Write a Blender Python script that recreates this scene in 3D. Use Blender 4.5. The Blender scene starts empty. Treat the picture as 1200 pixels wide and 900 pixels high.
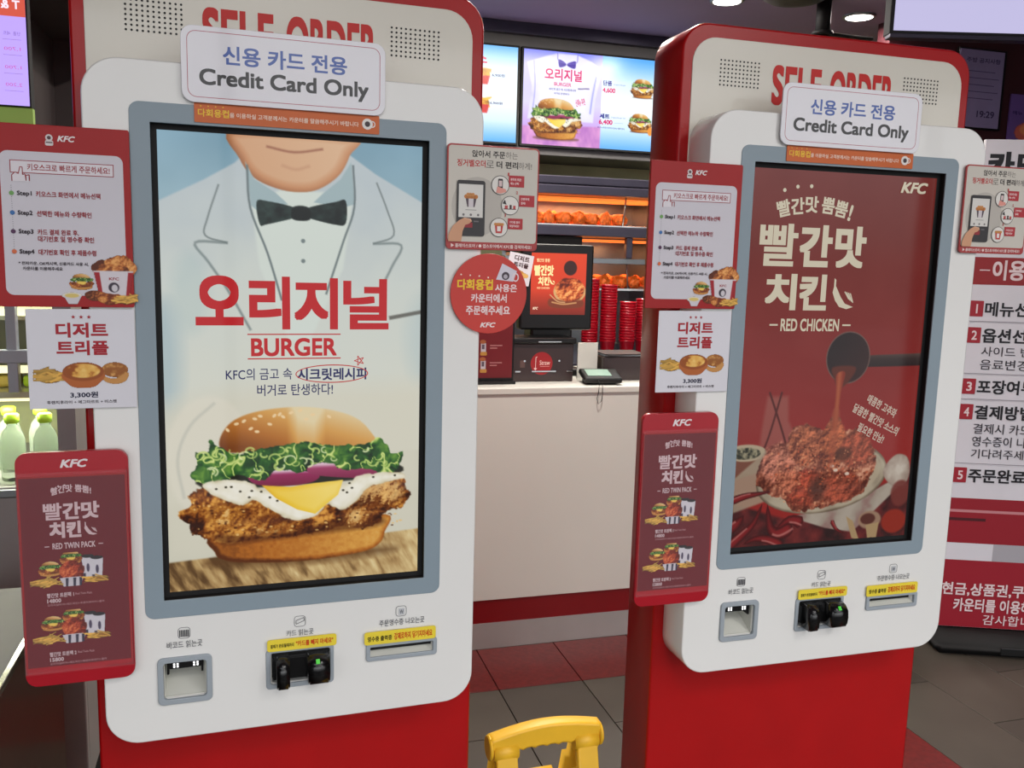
import bpy, bmesh, math, random
import numpy as np
from mathutils import Vector, Matrix

# ------------------------------------------------------------------ camera, world, light
SC = bpy.context.scene
COL = SC.collection
ROOM = math.radians(16.55)          # the camera is turned this much to the right of the room's depth axis


def lin(c):
    if isinstance(c, str):
        c = [int(c[i:i + 2], 16) for i in (1, 3, 5)]
    a = np.asarray(c, dtype=float) / 255.0
    return np.where(a <= 0.04045, a / 12.92, ((np.clip(a, 0, 9) + 0.055) / 1.055) ** 2.4)


cam_d = bpy.data.cameras.new('camera')
cam = bpy.data.objects.new('camera', cam_d)
COL.objects.link(cam)
SC.camera = cam
cam_d.sensor_fit = 'HORIZONTAL'
cam_d.sensor_width = 36.0
cam_d.lens = 36.0 * 1040.2 / 1200.0
cam_d.clip_start = 0.02
_p, _r, _y = 0.14309, 0.0273, -ROOM
_rot = Matrix.Rotation(_y, 3, 'Z')
_f = Vector((0, math.cos(_p), -math.sin(_p)))
_x = Vector((1, 0, 0))
_u = _x.cross(_f)
_x2 = _x * math.cos(_r) + _u * math.sin(_r)
_u2 = -_x * math.sin(_r) + _u * math.cos(_r)
M = Matrix((_x2, _u2, -_f)).transposed()
cam.matrix_world = Matrix.Translation((0, 0, 1.5)) @ (_rot @ M).to_4x4()

SC.view_settings.view_transform = 'Standard'
SC.view_settings.look = 'None'
SC.view_settings.gamma = 1.0
SC.view_settings.use_curve_mapping = False
SC.view_settings.exposure = 0.0

world = bpy.data.worlds.new('daylight')
SC.world = world
world.use_nodes = True
wn = world.node_tree
bg = wn.nodes['Background']
tc = wn.nodes.new('ShaderNodeTexCoord')
sep = wn.nodes.new('ShaderNodeSeparateXYZ')
cr = wn.nodes.new('ShaderNodeValToRGB')
cr.color_ramp.elements[0].position = 0.0
cr.color_ramp.elements[0].color = (0.22, 0.22, 0.22, 1)
cr.color_ramp.elements[1].position = 0.30
cr.color_ramp.elements[1].color = (0.95, 0.97, 1.0, 1)
wn.links.new(tc.outputs['Generated'], sep.inputs[0])
wn.links.new(sep.outputs['Z'], cr.inputs[0])
wn.links.new(cr.outputs[0], bg.inputs[0])
bg.inputs[1].default_value = 3.3     # bright overcast street beyond the shop front behind the camera


def area(name, loc, rot, sx, sy, power, color=(1, 1, 1), portal=False):
    l = bpy.data.lights.new(name, 'AREA')
    l.shape = 'RECTANGLE'
    l.size, l.size_y = sx, sy
    l.energy = power
    l.color = color
    o = bpy.data.objects.new(name, l)
    COL.objects.link(o)
    o.location = loc
    o.rotation_euler = rot
    if portal:
        l.cycles.is_portal = True
    return o


area('shopfront_daylight_portal', (1.5, -2.18, 1.5), (math.radians(90), 0, 0), 8.6, 2.6, 1, portal=True)

area('added_ceiling_fill', (0.2, -0.6, 2.76), (0, 0, 0), 0.6, 0.6, 14, (1, .97, .93))  # four unseen panels behind the camera, added to light the kiosks
area('added_ceiling_fill', (1.9, -0.6, 2.76), (0, 0, 0), 0.6, 0.6, 22, (1, .97, .93))
area('added_ceiling_fill', (0.2, -1.5, 2.76), (0, 0, 0), 0.6, 0.6, 12, (1, .97, .93))
area('added_ceiling_fill', (1.9, -1.5, 2.76), (0, 0, 0), 0.6, 0.6, 18, (1, .97, .93))

# ------------------------------------------------------------------ helpers
random.seed(7)


def tag(o, label=None, cat=None, group=None, kind=None):
    for k, v in (('label', label), ('category', cat), ('group', group), ('kind', kind)):
        if v:
            o[k] = v
    return o


def mat(name, col, rough=0.5, metal=0.0, noise=0.06, nscale=9.0, bump=0.0, coat=0.0, emit=None, es=0.0,
        trans=0.0, ior=1.45, spec=0.5, alpha=1.0):
    m = bpy.data.materials.new(name)
    m.use_nodes = True
    nt = m.node_tree
    b = nt.nodes['Principled BSDF']
    c = lin(col)
    b.inputs['Roughness'].default_value = rough
    b.inputs['Metallic'].default_value = metal
    b.inputs['Coat Weight'].default_value = coat
    b.inputs['Coat Roughness'].default_value = 0.05
    b.inputs['Transmission Weight'].default_value = trans
    b.inputs['IOR'].default_value = ior
    b.inputs['Specular IOR Level'].default_value = spec
    b.inputs['Alpha'].default_value = alpha
    if emit is not None:
        b.inputs['Emission Color'].default_value = (*lin(emit), 1)
        b.inputs['Emission Strength'].default_value = es
    t = nt.nodes.new('ShaderNodeTexCoord')
    n = nt.nodes.new('ShaderNodeTexNoise')
    n.inputs['Scale'].default_value = nscale
    n.inputs['Detail'].default_value = 5
    r = nt.nodes.new('ShaderNodeValToRGB')
    r.color_ramp.elements[0].color = (*np.clip(c * (1 - noise), 0, 1), 1)
    r.color_ramp.elements[1].color = (*np.clip(c * (1 + noise), 0, 1), 1)
    r.color_ramp.elements[0].position = 0.3
    r.color_ramp.elements[1].position = 0.7
    nt.links.new(t.outputs['Object'], n.inputs[0])
    nt.links.new(n.outputs[0], r.inputs[0])
    nt.links.new(r.outputs[0], b.inputs['Base Color'])
    if bump:
        bp = nt.nodes.new('ShaderNodeBump')
        bp.inputs['Strength'].default_value = bump
        bp.inputs['Distance'].default_value = 0.01
        nt.links.new(n.outputs[0], bp.inputs['Height'])
        nt.links.new(bp.outputs[0], b.inputs['Normal'])
    return m


def printmat(name, rough=0.45, emission=0.0, coat=0.0, tint=1.0):
    m = bpy.data.materials.new(name)
    m.use_nodes = True
    nt = m.node_tree
    b = nt.nodes['Principled BSDF']
    a = nt.nodes.new('ShaderNodeAttribute')
    a.attribute_name = 'Col'
    b.inputs['Roughness'].default_value = rough
    b.inputs['Coat Weight'].default_value = coat
    b.inputs['Coat Roughness'].default_value = 0.04
    b.inputs['Specular IOR Level'].default_value = 0.35
    if emission:
        b.inputs['Base Color'].default_value = (0.01, 0.01, 0.01, 1)
        nt.links.new(a.outputs['Color'], b.inputs['Emission Color'])
        b.inputs['Emission Strength'].default_value = emission
    else:
        nt.links.new(a.outputs['Color'], b.inputs['Base Color'])
    return m


MT = {}


def mk():
    M_ = MT
    M_['kiosk_red'] = mat('glossy red panel', '#a60d10', 0.3, noise=0.05, coat=0.12, spec=0.35)
    M_['kiosk_white'] = mat('glossy white panel', '#e4e3e0', 0.22, noise=0.015, nscale=3, coat=0.5)
    M_['inset_white'] = mat('off white header sheet', '#dcd8cc', 0.3, noise=0.015, nscale=3, coat=0.3)
    M_['bezel'] = mat('blue grey bezel', '#8796a0', 0.35, noise=0.03, nscale=4)
    M_['frame_grey'] = mat('grey slot frame', '#99a1a8', 0.4, noise=0.03)
    M_['black'] = mat('black plastic', '#0a0a0b', 0.35)
    M_['matt_black'] = mat('matt black', '#0c0c0d', 0.7)
    M_['device'] = mat('black reader plastic', '#0b0b0c', 0.25, coat=0.3)
    M_['recess'] = mat('pale recess', '#cfcfc6', 0.35)
    M_['led_green'] = mat('green lamp', '#3fae35', 0.4, emit='#46d838', es=0.3)
    M_['led_white'] = mat('white lamp', '#ffffff', 0.4, emit='#ffffff', es=0.9)
    M_['white_sheet'] = mat('white paper', '#d8d6dd', 0.5, noise=0.02)
    M_['acrylic_white'] = mat('white acrylic', '#e2e0e6', 0.16, noise=0.01, coat=0.6)
    M_['poster_red'] = mat('red printed board', '#a01e20', 0.42, noise=0.04, spec=.35)
    M_['holder_red'] = mat('red holder', '#a61322', 0.3, noise=0.04, coat=0.3)
    M_['sign_red'] = mat('coral red disc', '#c73a31', 0.4, noise=0.04)
    M_['sign_body'] = mat('pale sign board', '#cbc5bb', 0.4, noise=0.02)
    M_['sign_edge'] = mat('red sign rim', '#a93a3a', 0.4, noise=0.03)
    M_['pocket'] = mat('clear plastic pocket', '#f2f0f0', 0.12, noise=0.0, spec=0.5, alpha=0.02)
    M_['yellow'] = mat('yellow plastic', '#e3b02a', 0.42, noise=0.06, nscale=14, bump=0.05)
    M_['yellow_sticker'] = mat('yellow sticker', '#e6cf3c', 0.45)
    M_['orange_sticker'] = mat('orange sticker', '#c9622a', 0.45)
    M_['counter'] = mat('beige counter front', '#d6d4cb', 0.4, noise=0.03, nscale=2)
    M_['counter_band'] = mat('dark red band', '#7b0a10', 0.3, noise=0.04)
    M_['kick'] = mat('brushed steel kick plate', '#b5b4b0', 0.38, metal=0.5, noise=0.1, nscale=3)
    M_['tile'] = mat('grey brown floor tile', '#453f38', 0.45, noise=0.09, nscale=6, bump=0.03)
    M_['tile_b'] = mat('grey brown floor tile paler', '#4a443c', 0.42, noise=0.1, nscale=5, bump=0.03)
    M_['tile_red'] = mat('speckled dark red tile', '#641c1a', 0.35, noise=0.22, nscale=60, bump=0.05)
    M_['grout'] = mat('dark grout', '#1c1a18', 0.9)
    M_['ceiling'] = mat('ceiling with purple screen glow', '#96809a', 0.7, noise=0.03, nscale=2)  # purple light from the menu screens is mixed into this colour
    M_['bulkhead'] = mat('grey bulkhead', '#555354', 0.6)
    M_['wall_dark'] = mat('dark brown wall', '#3a3333', 0.6)
    M_['wall_maroon'] = mat('maroon wall', '#3a0f16', 0.6)
    M_['wall_kitchen'] = mat('kitchen wall', '#b3ae82', 0.55)
    M_['steel'] = mat('stainless steel', '#8b8f92', 0.28, metal=0.9, noise=0.08)
    M_['steel_dark'] = mat('dark steel', '#454250', 0.32, metal=0.6)
    M_['fry'] = mat('fried crust', '#d8641c', 0.55, noise=0.4, nscale=70, bump=0.6)
    M_['cup_red'] = mat('red paper cup', '#a80a1e', 0.2, noise=0.05, coat=0.4)
    M_['box_brown'] = mat('dark brown dispenser', '#332423', 0.32, coat=0.2)
    M_['glass'] = mat('clear glass', '#ffffff', 0.03, noise=0, trans=1.0, ior=1.45)
    M_['bottle'] = mat('pale green bottle plastic', '#dfeadb', 0.1, noise=0.02, trans=0.8, ior=1.15)
    M_['cap_green'] = mat('lime cap', '#b4dc3a', 0.4)
    M_['fridge_grey'] = mat('pale grey cabinet', '#8d8c8a', 0.35)
    M_['brown_cab'] = mat('dark brown laminate', '#2b1712', 0.3, coat=0.3)
    M_['lamp'] = mat('lamp lens', '#ffffff', 0.4, emit='#fff6ee', es=14)
    M_['warm_tube'] = mat('warm heat lamp', '#d08040', 0.4, emit='#ff7a30', es=1.1)
    M_['tube'] = mat('fridge light tube', '#ffffdd', 0.4, emit='#fff7c0', es=1.1)
    M_['blank_screen'] = mat('blank lit screen', '#10101a', 0.3, emit='#c9c4ea', es=0.95, noise=0)
    M_['print'] = printmat('printed ink', 0.45)
    M_['print_gloss'] = printmat('printed ink under acrylic', 0.2, coat=0.4)
    M_['display_left'] = printmat('lit display picture', 0.05, emission=0.86)
    M_['display_right'] = printmat('lit display picture dim', 0.05, emission=0.80)
    M_['board'] = printmat('menu board picture', 0.25, emission=1.15)
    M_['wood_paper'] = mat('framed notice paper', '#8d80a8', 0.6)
    M_['chrome'] = mat('polished steel', '#dcdcdc', 0.12, metal=1.0)
    M_['bag_light'] = mat('green fridge light', '#7f9a50', 0.5, emit='#8fae48', es=0.25)
    M_['asphalt'] = mat('street paving', '#7f7f7f', 0.8, noise=0.1, nscale=1)


mk()
MT['pad_green'] = mat('dull green lcd', '#8aa596', 0.25, emit='#8aa596', es=0.12)


def link_mesh(name, me, m, parent=None, loc=(0, 0, 0), rot=(0, 0, 0)):
    o = bpy.data.objects.new(name, me)
    COL.objects.link(o)
    if m is not None and not me.materials:
        me.materials.append(m if not isinstance(m, str) else MT[m])
    o.parent = parent
    o.location = loc
    o.rotation_euler = rot
    return o


def empty(name, loc, rz=0.0, **k):
    o = bpy.data.objects.new(name, None)
    COL.objects.link(o)
    o.empty_display_size = 0.05
    o.location = loc
    o.rotation_euler = (0, 0, rz)
    return tag(o, **k)


def bm_box(bm, x0, x1, y0, y1, z0, z1):
    g = bmesh.ops.create_cube(bm, size=1.0)['verts']
    for v in g:
        v.co = Vector((x0 + (v.co.x + .5) * (x1 - x0), y0 + (v.co.y + .5) * (y1 - y0), z0 + (v.co.z + .5) * (z1 - z0)))
    return g


def bm_mesh(bm, name, smooth=False):
    me = bpy.data.meshes.new(name)
    bmesh.ops.recalc_face_normals(bm, faces=bm.faces)
    bm.to_mesh(me)
    bm.free()
    if smooth:
        for p in me.polygons:
            p.use_smooth = True
    return me


def box(name, x0, x1, y0, y1, z0, z1, m, parent=None, bev=0.0, seg=2):
    bm = bmesh.new()
    cx, cy, cz = (x0 + x1) / 2, (y0 + y1) / 2, (z0 + z1) / 2
    bm_box(bm, x0 - cx, x1 - cx, y0 - cy, y1 - cy, z0 - cz, z1 - cz)
    if bev:
        bmesh.ops.bevel(bm, geom=bm.edges[:], offset=bev, segments=seg, affect='EDGES', profile=0.5)
    return link_mesh(name, bm_mesh(bm, name), m, parent, (cx, cy, cz))


def boxes(name, lst, m, parent=None, bev=0.0):
    bm = bmesh.new()
    for b in lst:
        t = bmesh.new()
        bm_box(t, *b)
        if bev:
            bmesh.ops.bevel(t, geom=t.edges[:], offset=bev, segments=2, affect='EDGES')
        me = bpy.data.meshes.new('t')
        t.to_mesh(me)
        t.free()
        bm.from_mesh(me)
        bpy.data.meshes.remove(me)
    return link_mesh(name, bm_mesh(bm, name), m, parent)


def rr(x0, x1, z0, z1, r, n=7, corners=(1, 1, 1, 1)):
    """rounded rectangle, anticlockwise; corners: bl, br, tr, tl"""
    pts = []
    for (cx, cz, a0, on) in ((x0, z0, 180, corners[0]), (x1, z0, 270, corners[1]), (x1, z1, 0, corners[2]), (x0, z1, 90, corners[3])):
        if not on or r <= 0:
            pts.append((cx, cz))
            continue
        ox = cx + (r if cx == x0 else -r)
        oz = cz + (r if cz == z0 else -r)
        for i in range(n + 1):
            a = math.radians(a0 + 90 * i / n)
            pts.append((ox + r * math.cos(a), oz + r * math.sin(a)))
    return pts


def circ(cx, cz, r, n=32, rz=None):
    return [(cx + r * math.cos(2 * math.pi * i / n), cz + (rz or r) * math.sin(2 * math.pi * i / n)) for i in range(n)]


def plate(name, loops, y0, y1, m, parent=None, bev=0.0, loc=(0, 0, 0), rot=(0, 0, 0)):
    """extrude 2-D loops (x,z; first outer, the rest holes) between depths y0 (front) and y1 (back)"""
    cu = bpy.data.curves.new('tmp', 'CURVE')
    cu.dimensions = '2D'
    cu.fill_mode = 'BOTH'
    for lp in loops:
        s = cu.splines.new('POLY')
        s.points.add(len(lp) - 1)
        for i, (x, z) in enumerate(lp):
            s.points[i].co = (x, z, 0, 1)
        s.use_cyclic_u = True
    th = (y1 - y0)
    cu.extrude = max(th / 2 - bev, 0.00001)
    cu.bevel_depth = bev
    cu.bevel_resolution = 1 if bev else 0
    cu.offset = -bev
    o = bpy.data.objects.new('tmp', cu)
    COL.objects.link(o)
    dg = bpy.context.evaluated_depsgraph_get()
    me = bpy.data.meshes.new_from_object(o.evaluated_get(dg))
    bpy.data.objects.remove(o)
    bpy.data.curves.remove(cu)
    me.name = name
    me.materials.clear()
    ym = (y0 + y1) / 2
    me.transform(Matrix(((1, 0, 0, 0), (0, 0, -1, ym), (0, 1, 0, 0), (0, 0, 0, 1))))
    me.update()
    return link_mesh(name, me, m, parent, loc, rot)


def cyl(name, r, h, m, parent=None, loc=(0, 0, 0), rot=(0, 0, 0), n=24, r2=None, bev=0.0):
    bm = bmesh.new()
    bmesh.ops.create_cone(bm, cap_ends=True, segments=n, radius1=r, radius2=r if r2 is None else r2, depth=h)
    if bev:
        es = [e for e in bm.edges if len(e.link_faces) == 2 and any(len(f.verts) > 4 for f in e.link_faces)]
        bmesh.ops.bevel(bm, geom=es, offset=bev, segments=2, affect='EDGES')
    me = bm_mesh(bm, name)
    for p in me.polygons:
        p.use_smooth = len(p.vertices) == 4
    return link_mesh(name, me, m, parent, loc, rot)


def lathe(name, prof, m, n=24, parent=None, loc=(0, 0, 0), cap=True):
    bm = bmesh.new()
    rings = []
    for r, z in prof:
        rings.append([bm.verts.new((r * math.cos(2 * math.pi * i / n), r * math.sin(2 * math.pi * i / n), z)) for i in range(n)])
    for a, b in zip(rings, rings[1:]):
        for i in range(n):
            bm.faces.new((a[i], a[(i + 1) % n], b[(i + 1) % n], b[i]))
    if cap:
        bm.faces.new(rings[0])
        bm.faces.new(rings[-1])
    me = bm_mesh(bm, name)
    for p in me.polygons:
        p.use_smooth = len(p.vertices) == 4
    return link_mesh(name, me, m, parent, loc)


def tube(name, pts, r, m, parent=None, n=8, cyclic=False):
    bm = bmesh.new()
    rings = []
    P = [Vector(p) for p in pts]
    for i, p in enumerate(P):
        d = (P[min(i + 1, len(P) - 1)] - P[max(i - 1, 0)]).normalized()
        a = Vector((0, 0, 1)) if abs(d.z) < .9 else Vector((1, 0, 0))
        s = d.cross(a).normalized()
        t = d.cross(s)
        rings.append([bm.verts.new(p + r * (math.cos(2 * math.pi * k / n) * s + math.sin(2 * math.pi * k / n) * t)) for k in range(n)])
    for a, b in zip(rings, rings[1:]):
        for i in range(n):
            bm.faces.new((a[i], a[(i + 1) % n], b[(i + 1) % n], b[i]))
    bm.faces.new(rings[0])
    bm.faces.new(rings[-1])
    return link_mesh(name, bm_mesh(bm, name, True), m, parent)


# ------------------------------------------------------------------ printed matter: flat inks laid on real boards
_tc = {}


def glyphs(body, weight, shear, spacing, big=False):
    key = (body, weight, shear, spacing, big)
    if key in _tc:
        return _tc[key]
    c = bpy.data.curves.new('t', 'FONT')
    c.body = body
    c.shear = shear
    c.space_character = spacing
    c.resolution_u = 6 if big else 2
    o = bpy.data.objects.new('t', c)
    COL.objects.link(o)
    dg = bpy.context.evaluated_depsgraph_get()
    me = bpy.data.meshes.new_from_object(o.evaluated_get(dg))
    bpy.data.objects.remove(o)
    bpy.data.curves.remove(c)
    n = len(me.vertices)
    co = np.zeros(n * 3)
    me.vertices.foreach_get('co', co)
    co = co.reshape(-1, 3)[:, :2]
    fs = [tuple(p.vertices) for p in me.polygons]
    if weight:        # heavier face: the outline swept round a small circle
        k = 4 if weight < 0.03 else 8
        base, bf, co, fs = co, fs, [], []
        for q in range(k):
            dv = ((-1, -1), (1, 1), (-1, 1), (1, -1), (0, -1), (0, 1), (-1, 0), (1, 0))[q]
            co.append(base + weight * .9 * np.array(dv))
            fs += [tuple(i + q * n for i in f) for f in bf]
        co = np.concatenate(co)
        lift = np.repeat(np.arange(k), n) * 4e-6
    else:
        lift = np.zeros(n)
    lo, hi = co.min(0), co.max(0)
    co = (co - lo) / (hi - lo)
    bpy.data.meshes.remove(me)
    _tc[key] = (co, fs, lift)
    return _tc[key]


class Ink:
    """collects flat coloured shapes in millimetres (x right, y down from a board's top-left corner)"""

    def __init__(s, ox=0.0, oz=0.0, y=0.0, step=0.00012):
        s.v, s.f, s.c = [], [], []
        s.n = 0
        s.ox, s.oz, s.y, s.step, s.layer = ox, oz, y, step, 0

    def add(s, P, F, col, lift=0.0):
        P = np.asarray(P, float)
        s.layer += 1
        y = s.y - s.step * s.layer
        V = np.stack([s.ox + P[:, 0] / 1000, np.full(len(P), y) - lift, s.oz - P[:, 1] / 1000], 1)
        s.v.append(V)
        s.f += [tuple(i + s.n for i in f) for f in F]
        s.n += len(P)
        col = lin(col) if (isinstance(col, str) or np.ndim(col) == 1) else np.asarray(col)
        s.c.append(np.broadcast_to(col, (len(P), 3)))

    def poly(s, pts, col):
        s.add(pts, [tuple(range(len(pts)))], col)

    def rect(s, x0, y0, x1, y1, col, r=0):
        s.poly([(x, y) for x, y in rr(x0, x1, y0, y1, r, 5)], col)

    def disc(s, x, y, r, col, ry=None, n=28):
        s.poly(circ(x, y, r, n, ry), col)

    def ring(s, outer, inner, col):
        n = len(outer)
        s.add(list(outer) + list(inner), [(i, (i + 1) % n, n + (i + 1) % n, n + i) for i in range(n)], col)

    def frame(s, x0, y0, x1, y1, t, col, r=0):
        a = rr(x0, x1, y0, y1, r, 5)
        b = rr(x0 + t, x1 - t, y0 + t, y1 - t, max(r - t, 0.01) if r else 0, 5)
        s.ring(a, b, col)

    def ell(s, x, y, rx, ry, t, col, n=40):
        s.ring(circ(x, y, rx, n, ry), circ(x, y, rx - t, n, ry - t), col)

    def line(s, pts, w, col):
        pts = [np.array(p, float) for p in pts]
        for a, b in zip(pts, pts[1:]):
            d = b - a
            L = np.hypot(*d) or 1
            nrm = np.array([-d[1], d[0]]) / L * w / 2
            s.add([a + nrm, b + nrm, b - nrm, a - nrm], [(0, 1, 2, 3)], col)
            s.layer -= 1
        s.layer += 1

    def dots(s, pts, r, col, n=10):
        for p in pts:
            s.disc(p[0], p[1], r, col, n=n)
            s.layer -= 1
        s.layer += 1

    def star(s, x, y, r, col, rot=0):
        s.poly([(x + (r if i % 2 == 0 else r * .42) * math.sin(rot + i * math.pi / 5), y - (r if i % 2 == 0 else r * .42) * math.cos(rot + i * math.pi / 5)) for i in range(10)], col)

    def text(s, body, x0, y0, x1, y1, col, w=0.0, rot=0.0, shear=0.0, spacing=1.0, mirror=False, bend=0.0):
        co, fs, lift = glyphs(body, w, shear, spacing, y1 - y0 > 15)
        X = x0 + co[:, 0] * (x1 - x0) if not mirror else x1 - co[:, 0] * (x1 - x0)
        Y = y1 - co[:, 1] * (y1 - y0)
        if bend:
            Y = Y + bend * (1 - ((X - (x0 + x1) / 2) / ((x1 - x0) / 2)) ** 2) * -1
        if rot:
            cx, cy = (x0 + x1) / 2, (y0 + y1) / 2
            a = math.radians(rot)
            X, Y = cx + (X - cx) * math.cos(a) - (Y - cy) * math.sin(a), cy + (X - cx) * math.sin(a) + (Y - cy) * math.cos(a)
        s.add(np.stack([X, Y], 1), fs, col, lift)

    def logo(s, x0, y0, x1, y1, col):
        s.text('KFC', x0, y0, x1, y1, col, w=0.035, shear=0.28)

    def build(s, name, m, parent=None, loc=(0, 0, 0), label=None):
        me = bpy.data.meshes.new(name)
        V = np.concatenate(s.v)
        C_ = np.concatenate(s.c)
        me.from_pydata(V.tolist(), [], s.f)
        at = me.color_attributes.new('Col', 'FLOAT_COLOR', 'POINT')
        at.data.foreach_set('color', np.concatenate([C_, np.ones((len(C_), 1))], 1).astype(np.float32).ravel())
        me.update()
        o = link_mesh(name, me, m, parent, loc)
        if label:
            o['label'] = label
        return o


def _h(ix, iy, seed):
    v = np.sin(ix * 127.1 + iy * 311.7 + seed * 74.7) * 43758.5453
    return v - np.floor(v)


def vn(X, Y, seed=0):
    ix, iy = np.floor(X), np.floor(Y)
    fx, fy = X - ix, Y - iy
    fx, fy = fx * fx * (3 - 2 * fx), fy * fy * (3 - 2 * fy)
    return ((_h(ix, iy, seed) * (1 - fx) + _h(ix + 1, iy, seed) * fx) * (1 - fy) + (_h(ix, iy + 1, seed) * (1 - fx) + _h(ix + 1, iy + 1, seed) * fx) * fy)


def fbm(X, Y, scale, o=4, seed=0):
    t, a, s = 0, 1.0, 0
    X, Y = X / scale, Y / scale
    for i in range(o):
        t = t + a * vn(X, Y, seed + i * 3)
        s += a
        a *= .5
        X, Y = X * 2.03 + 5.1, Y * 2.03 + 1.7
    return t / s


def ramp(t, stops):
    t = np.clip(t, stops[0][0], stops[-1][0])
    xs = [p for p, _ in stops]
    return np.stack([np.interp(t, xs, [c[k] for _, c in stops]) for k in range(3)], -1)


def spl(pts, n=5):
    P = np.array(pts, float)
    m = len(P)
    out = []
    for i in range(m):
        a, b, c, d = P[i - 1], P[i], P[(i + 1) % m], P[(i + 2) % m]
        for k in range(n):
            t = k / n
            out.append(.5 * ((2 * b) + (c - a) * t + (2 * a - 5 * b + 4 * c - d) * t * t + (3 * b - 3 * c + d - a) * t ** 3))
    return np.array(out)


class Cv:
    """a picture painted as colours on a fine flat grid; sRGB 0-255, units millimetres"""

    def __init__(s, w, h, res, bg):
        s.w, s.h = w, h
        s.nx, s.ny = max(2, int(round(w / res)) + 1), max(2, int(round(h / res)) + 1)
        s.bx, s.by = np.linspace(0, w, s.nx), np.linspace(0, h, s.ny)
        s.xs, s.ys = s.bx, s.by
        s.res = w / (s.nx - 1)
        s.sres = s.res
        s.im = np.zeros((s.ny, s.nx, 3))
        s.al = np.zeros((s.ny, s.nx))
        if bg is not None:
            X, Y = np.meshgrid(s.xs, s.ys)
            s.im[:] = bg(X, Y) if callable(bg) else bg
            s.al[:] = 1

    def view(s, x0=0, y0=0, k=1.0, flip=False):
        """local (0,0) sits at x0,y0 and one local unit is k mm"""
        s.xs, s.ys = (s.bx - x0) / k, (s.by - y0) / k
        if flip:
            s.xs = -s.xs
        s.sres = s.res / k
        return s

    def fill(s, pts, col, soft=1.5, a=1.0, wob=None, smooth=True, n=5):
        P = spl(pts, n) if smooth else np.array(pts, float)
        pad = soft + (wob[0] if wob else 0) + s.sres * 2
        ix = np.where((s.xs >= P[:, 0].min() - pad) & (s.xs <= P[:, 0].max() + pad))[0]
        iy = np.where((s.ys >= P[:, 1].min() - pad) & (s.ys <= P[:, 1].max() + pad))[0]
        if not len(ix) or not len(iy):
            return
        sx, sy = slice(ix[0], ix[-1] + 1), slice(iy[0], iy[-1] + 1)
        X, Y = np.meshgrid(s.xs[sx], s.ys[sy])
        d = np.full(X.shape, 1e18)
        ins = np.zeros(X.shape, bool)
        for (x1, y1), (x2, y2) in zip(P, np.roll(P, -1, 0)):
            ex, ey = x2 - x1, y2 - y1
            L = ex * ex + ey * ey
            if L < 1e-12:
                continue
            t = np.clip(((X - x1) * ex + (Y - y1) * ey) / L, 0, 1)
            d = np.minimum(d, (X - x1 - ex * t) ** 2 + (Y - y1 - ey * t) ** 2)
            if y1 != y2:
                ins ^= ((y1 > Y) != (y2 > Y)) & (X < (x2 - x1) * (Y - y1) / (y2 - y1) + x1)
        d = np.sqrt(d) * np.where(ins, 1, -1)
        if wob:
            d = d + (fbm(X, Y, wob[1], 3, wob[2]) - .5) * 2 * wob[0]
        so = max(soft, s.sres)
        m = np.clip(.5 + d / so, 0, 1) * a
        c = col(X, Y, d) if callable(col) else np.asarray(col, float)
        s.im[sy, sx] = s.im[sy, sx] * (1 - m[..., None]) + c * m[..., None]
        s.al[sy, sx] = np.maximum(s.al[sy, sx], m)

    def ell(s, x, y, rx, ry, col, soft=1.5, a=1.0, wob=None, rot=0):
        r = math.radians(rot)
        s.fill([(x + rx * math.cos(t) * math.cos(r) - ry * math.sin(t) * math.sin(r), y + rx * math.cos(t) * math.sin(r) + ry * math.sin(t) * math.cos(r)) for t in np.linspace(0, 2 * math.pi, 20, False)], col, soft, a, wob, n=2)

    def line(s, pts, w, col, soft=1.2, a=1.0):
        P = np.array(pts, float)
        if len(P) > 2:
            Q = []
            e = np.vstack([2 * P[0] - P[1], P, 2 * P[-1] - P[-2]])
            for i in range(1, len(e) - 2):
                for k in range(5):
                    t = k / 5
                    A, B, C_, D = e[i - 1], e[i], e[i + 1], e[i + 2]
                    Q.append(.5 * ((2 * B) + (C_ - A) * t + (2 * A - 5 * B + 4 * C_ - D) * t * t + (3 * B - 3 * C_ + D - A) * t ** 3))
            Q.append(P[-1])
            P = np.array(Q)
        T = np.gradient(P, axis=0)
        N = np.stack([-T[:, 1], T[:, 0]], 1)
        N /= np.linalg.norm(N, axis=1)[:, None] + 1e-9
        s.fill(np.vstack([P + N * w / 2, (P - N * w / 2)[::-1]]), col, soft, a, smooth=False)

    def chilli(s, pts, w, col, hi):
        P = spl(list(pts) + list(pts)[::-1], 4)[:max(6, 4 * (len(pts) - 1))]
        T = np.gradient(P, axis=0)
        N = np.stack([-T[:, 1], T[:, 0]], 1)
        N /= np.linalg.norm(N, axis=1)[:, None] + 1e-9
        t = np.linspace(0, 1, len(P))[:, None]
        W = w * .5 * np.minimum(1, 5 * t + .35) * (1 - t) ** .55
        s.fill(np.vstack([P + N * W, (P - N * W)[::-1]]), lambda X, Y, d: ramp(np.clip(d / (w * .5), 0, 1), [(0, tuple(v * .5 for v in col)), (.5, col), (1, tuple(min(255, v * 1.15) for v in col))]), 1.5, smooth=False)
        q = P[: max(3, int(len(P) * .7))] - N[: max(3, int(len(P) * .7))] * w * .16
        s.line(q[::2], w * .14, hi, 2, .7)

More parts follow.
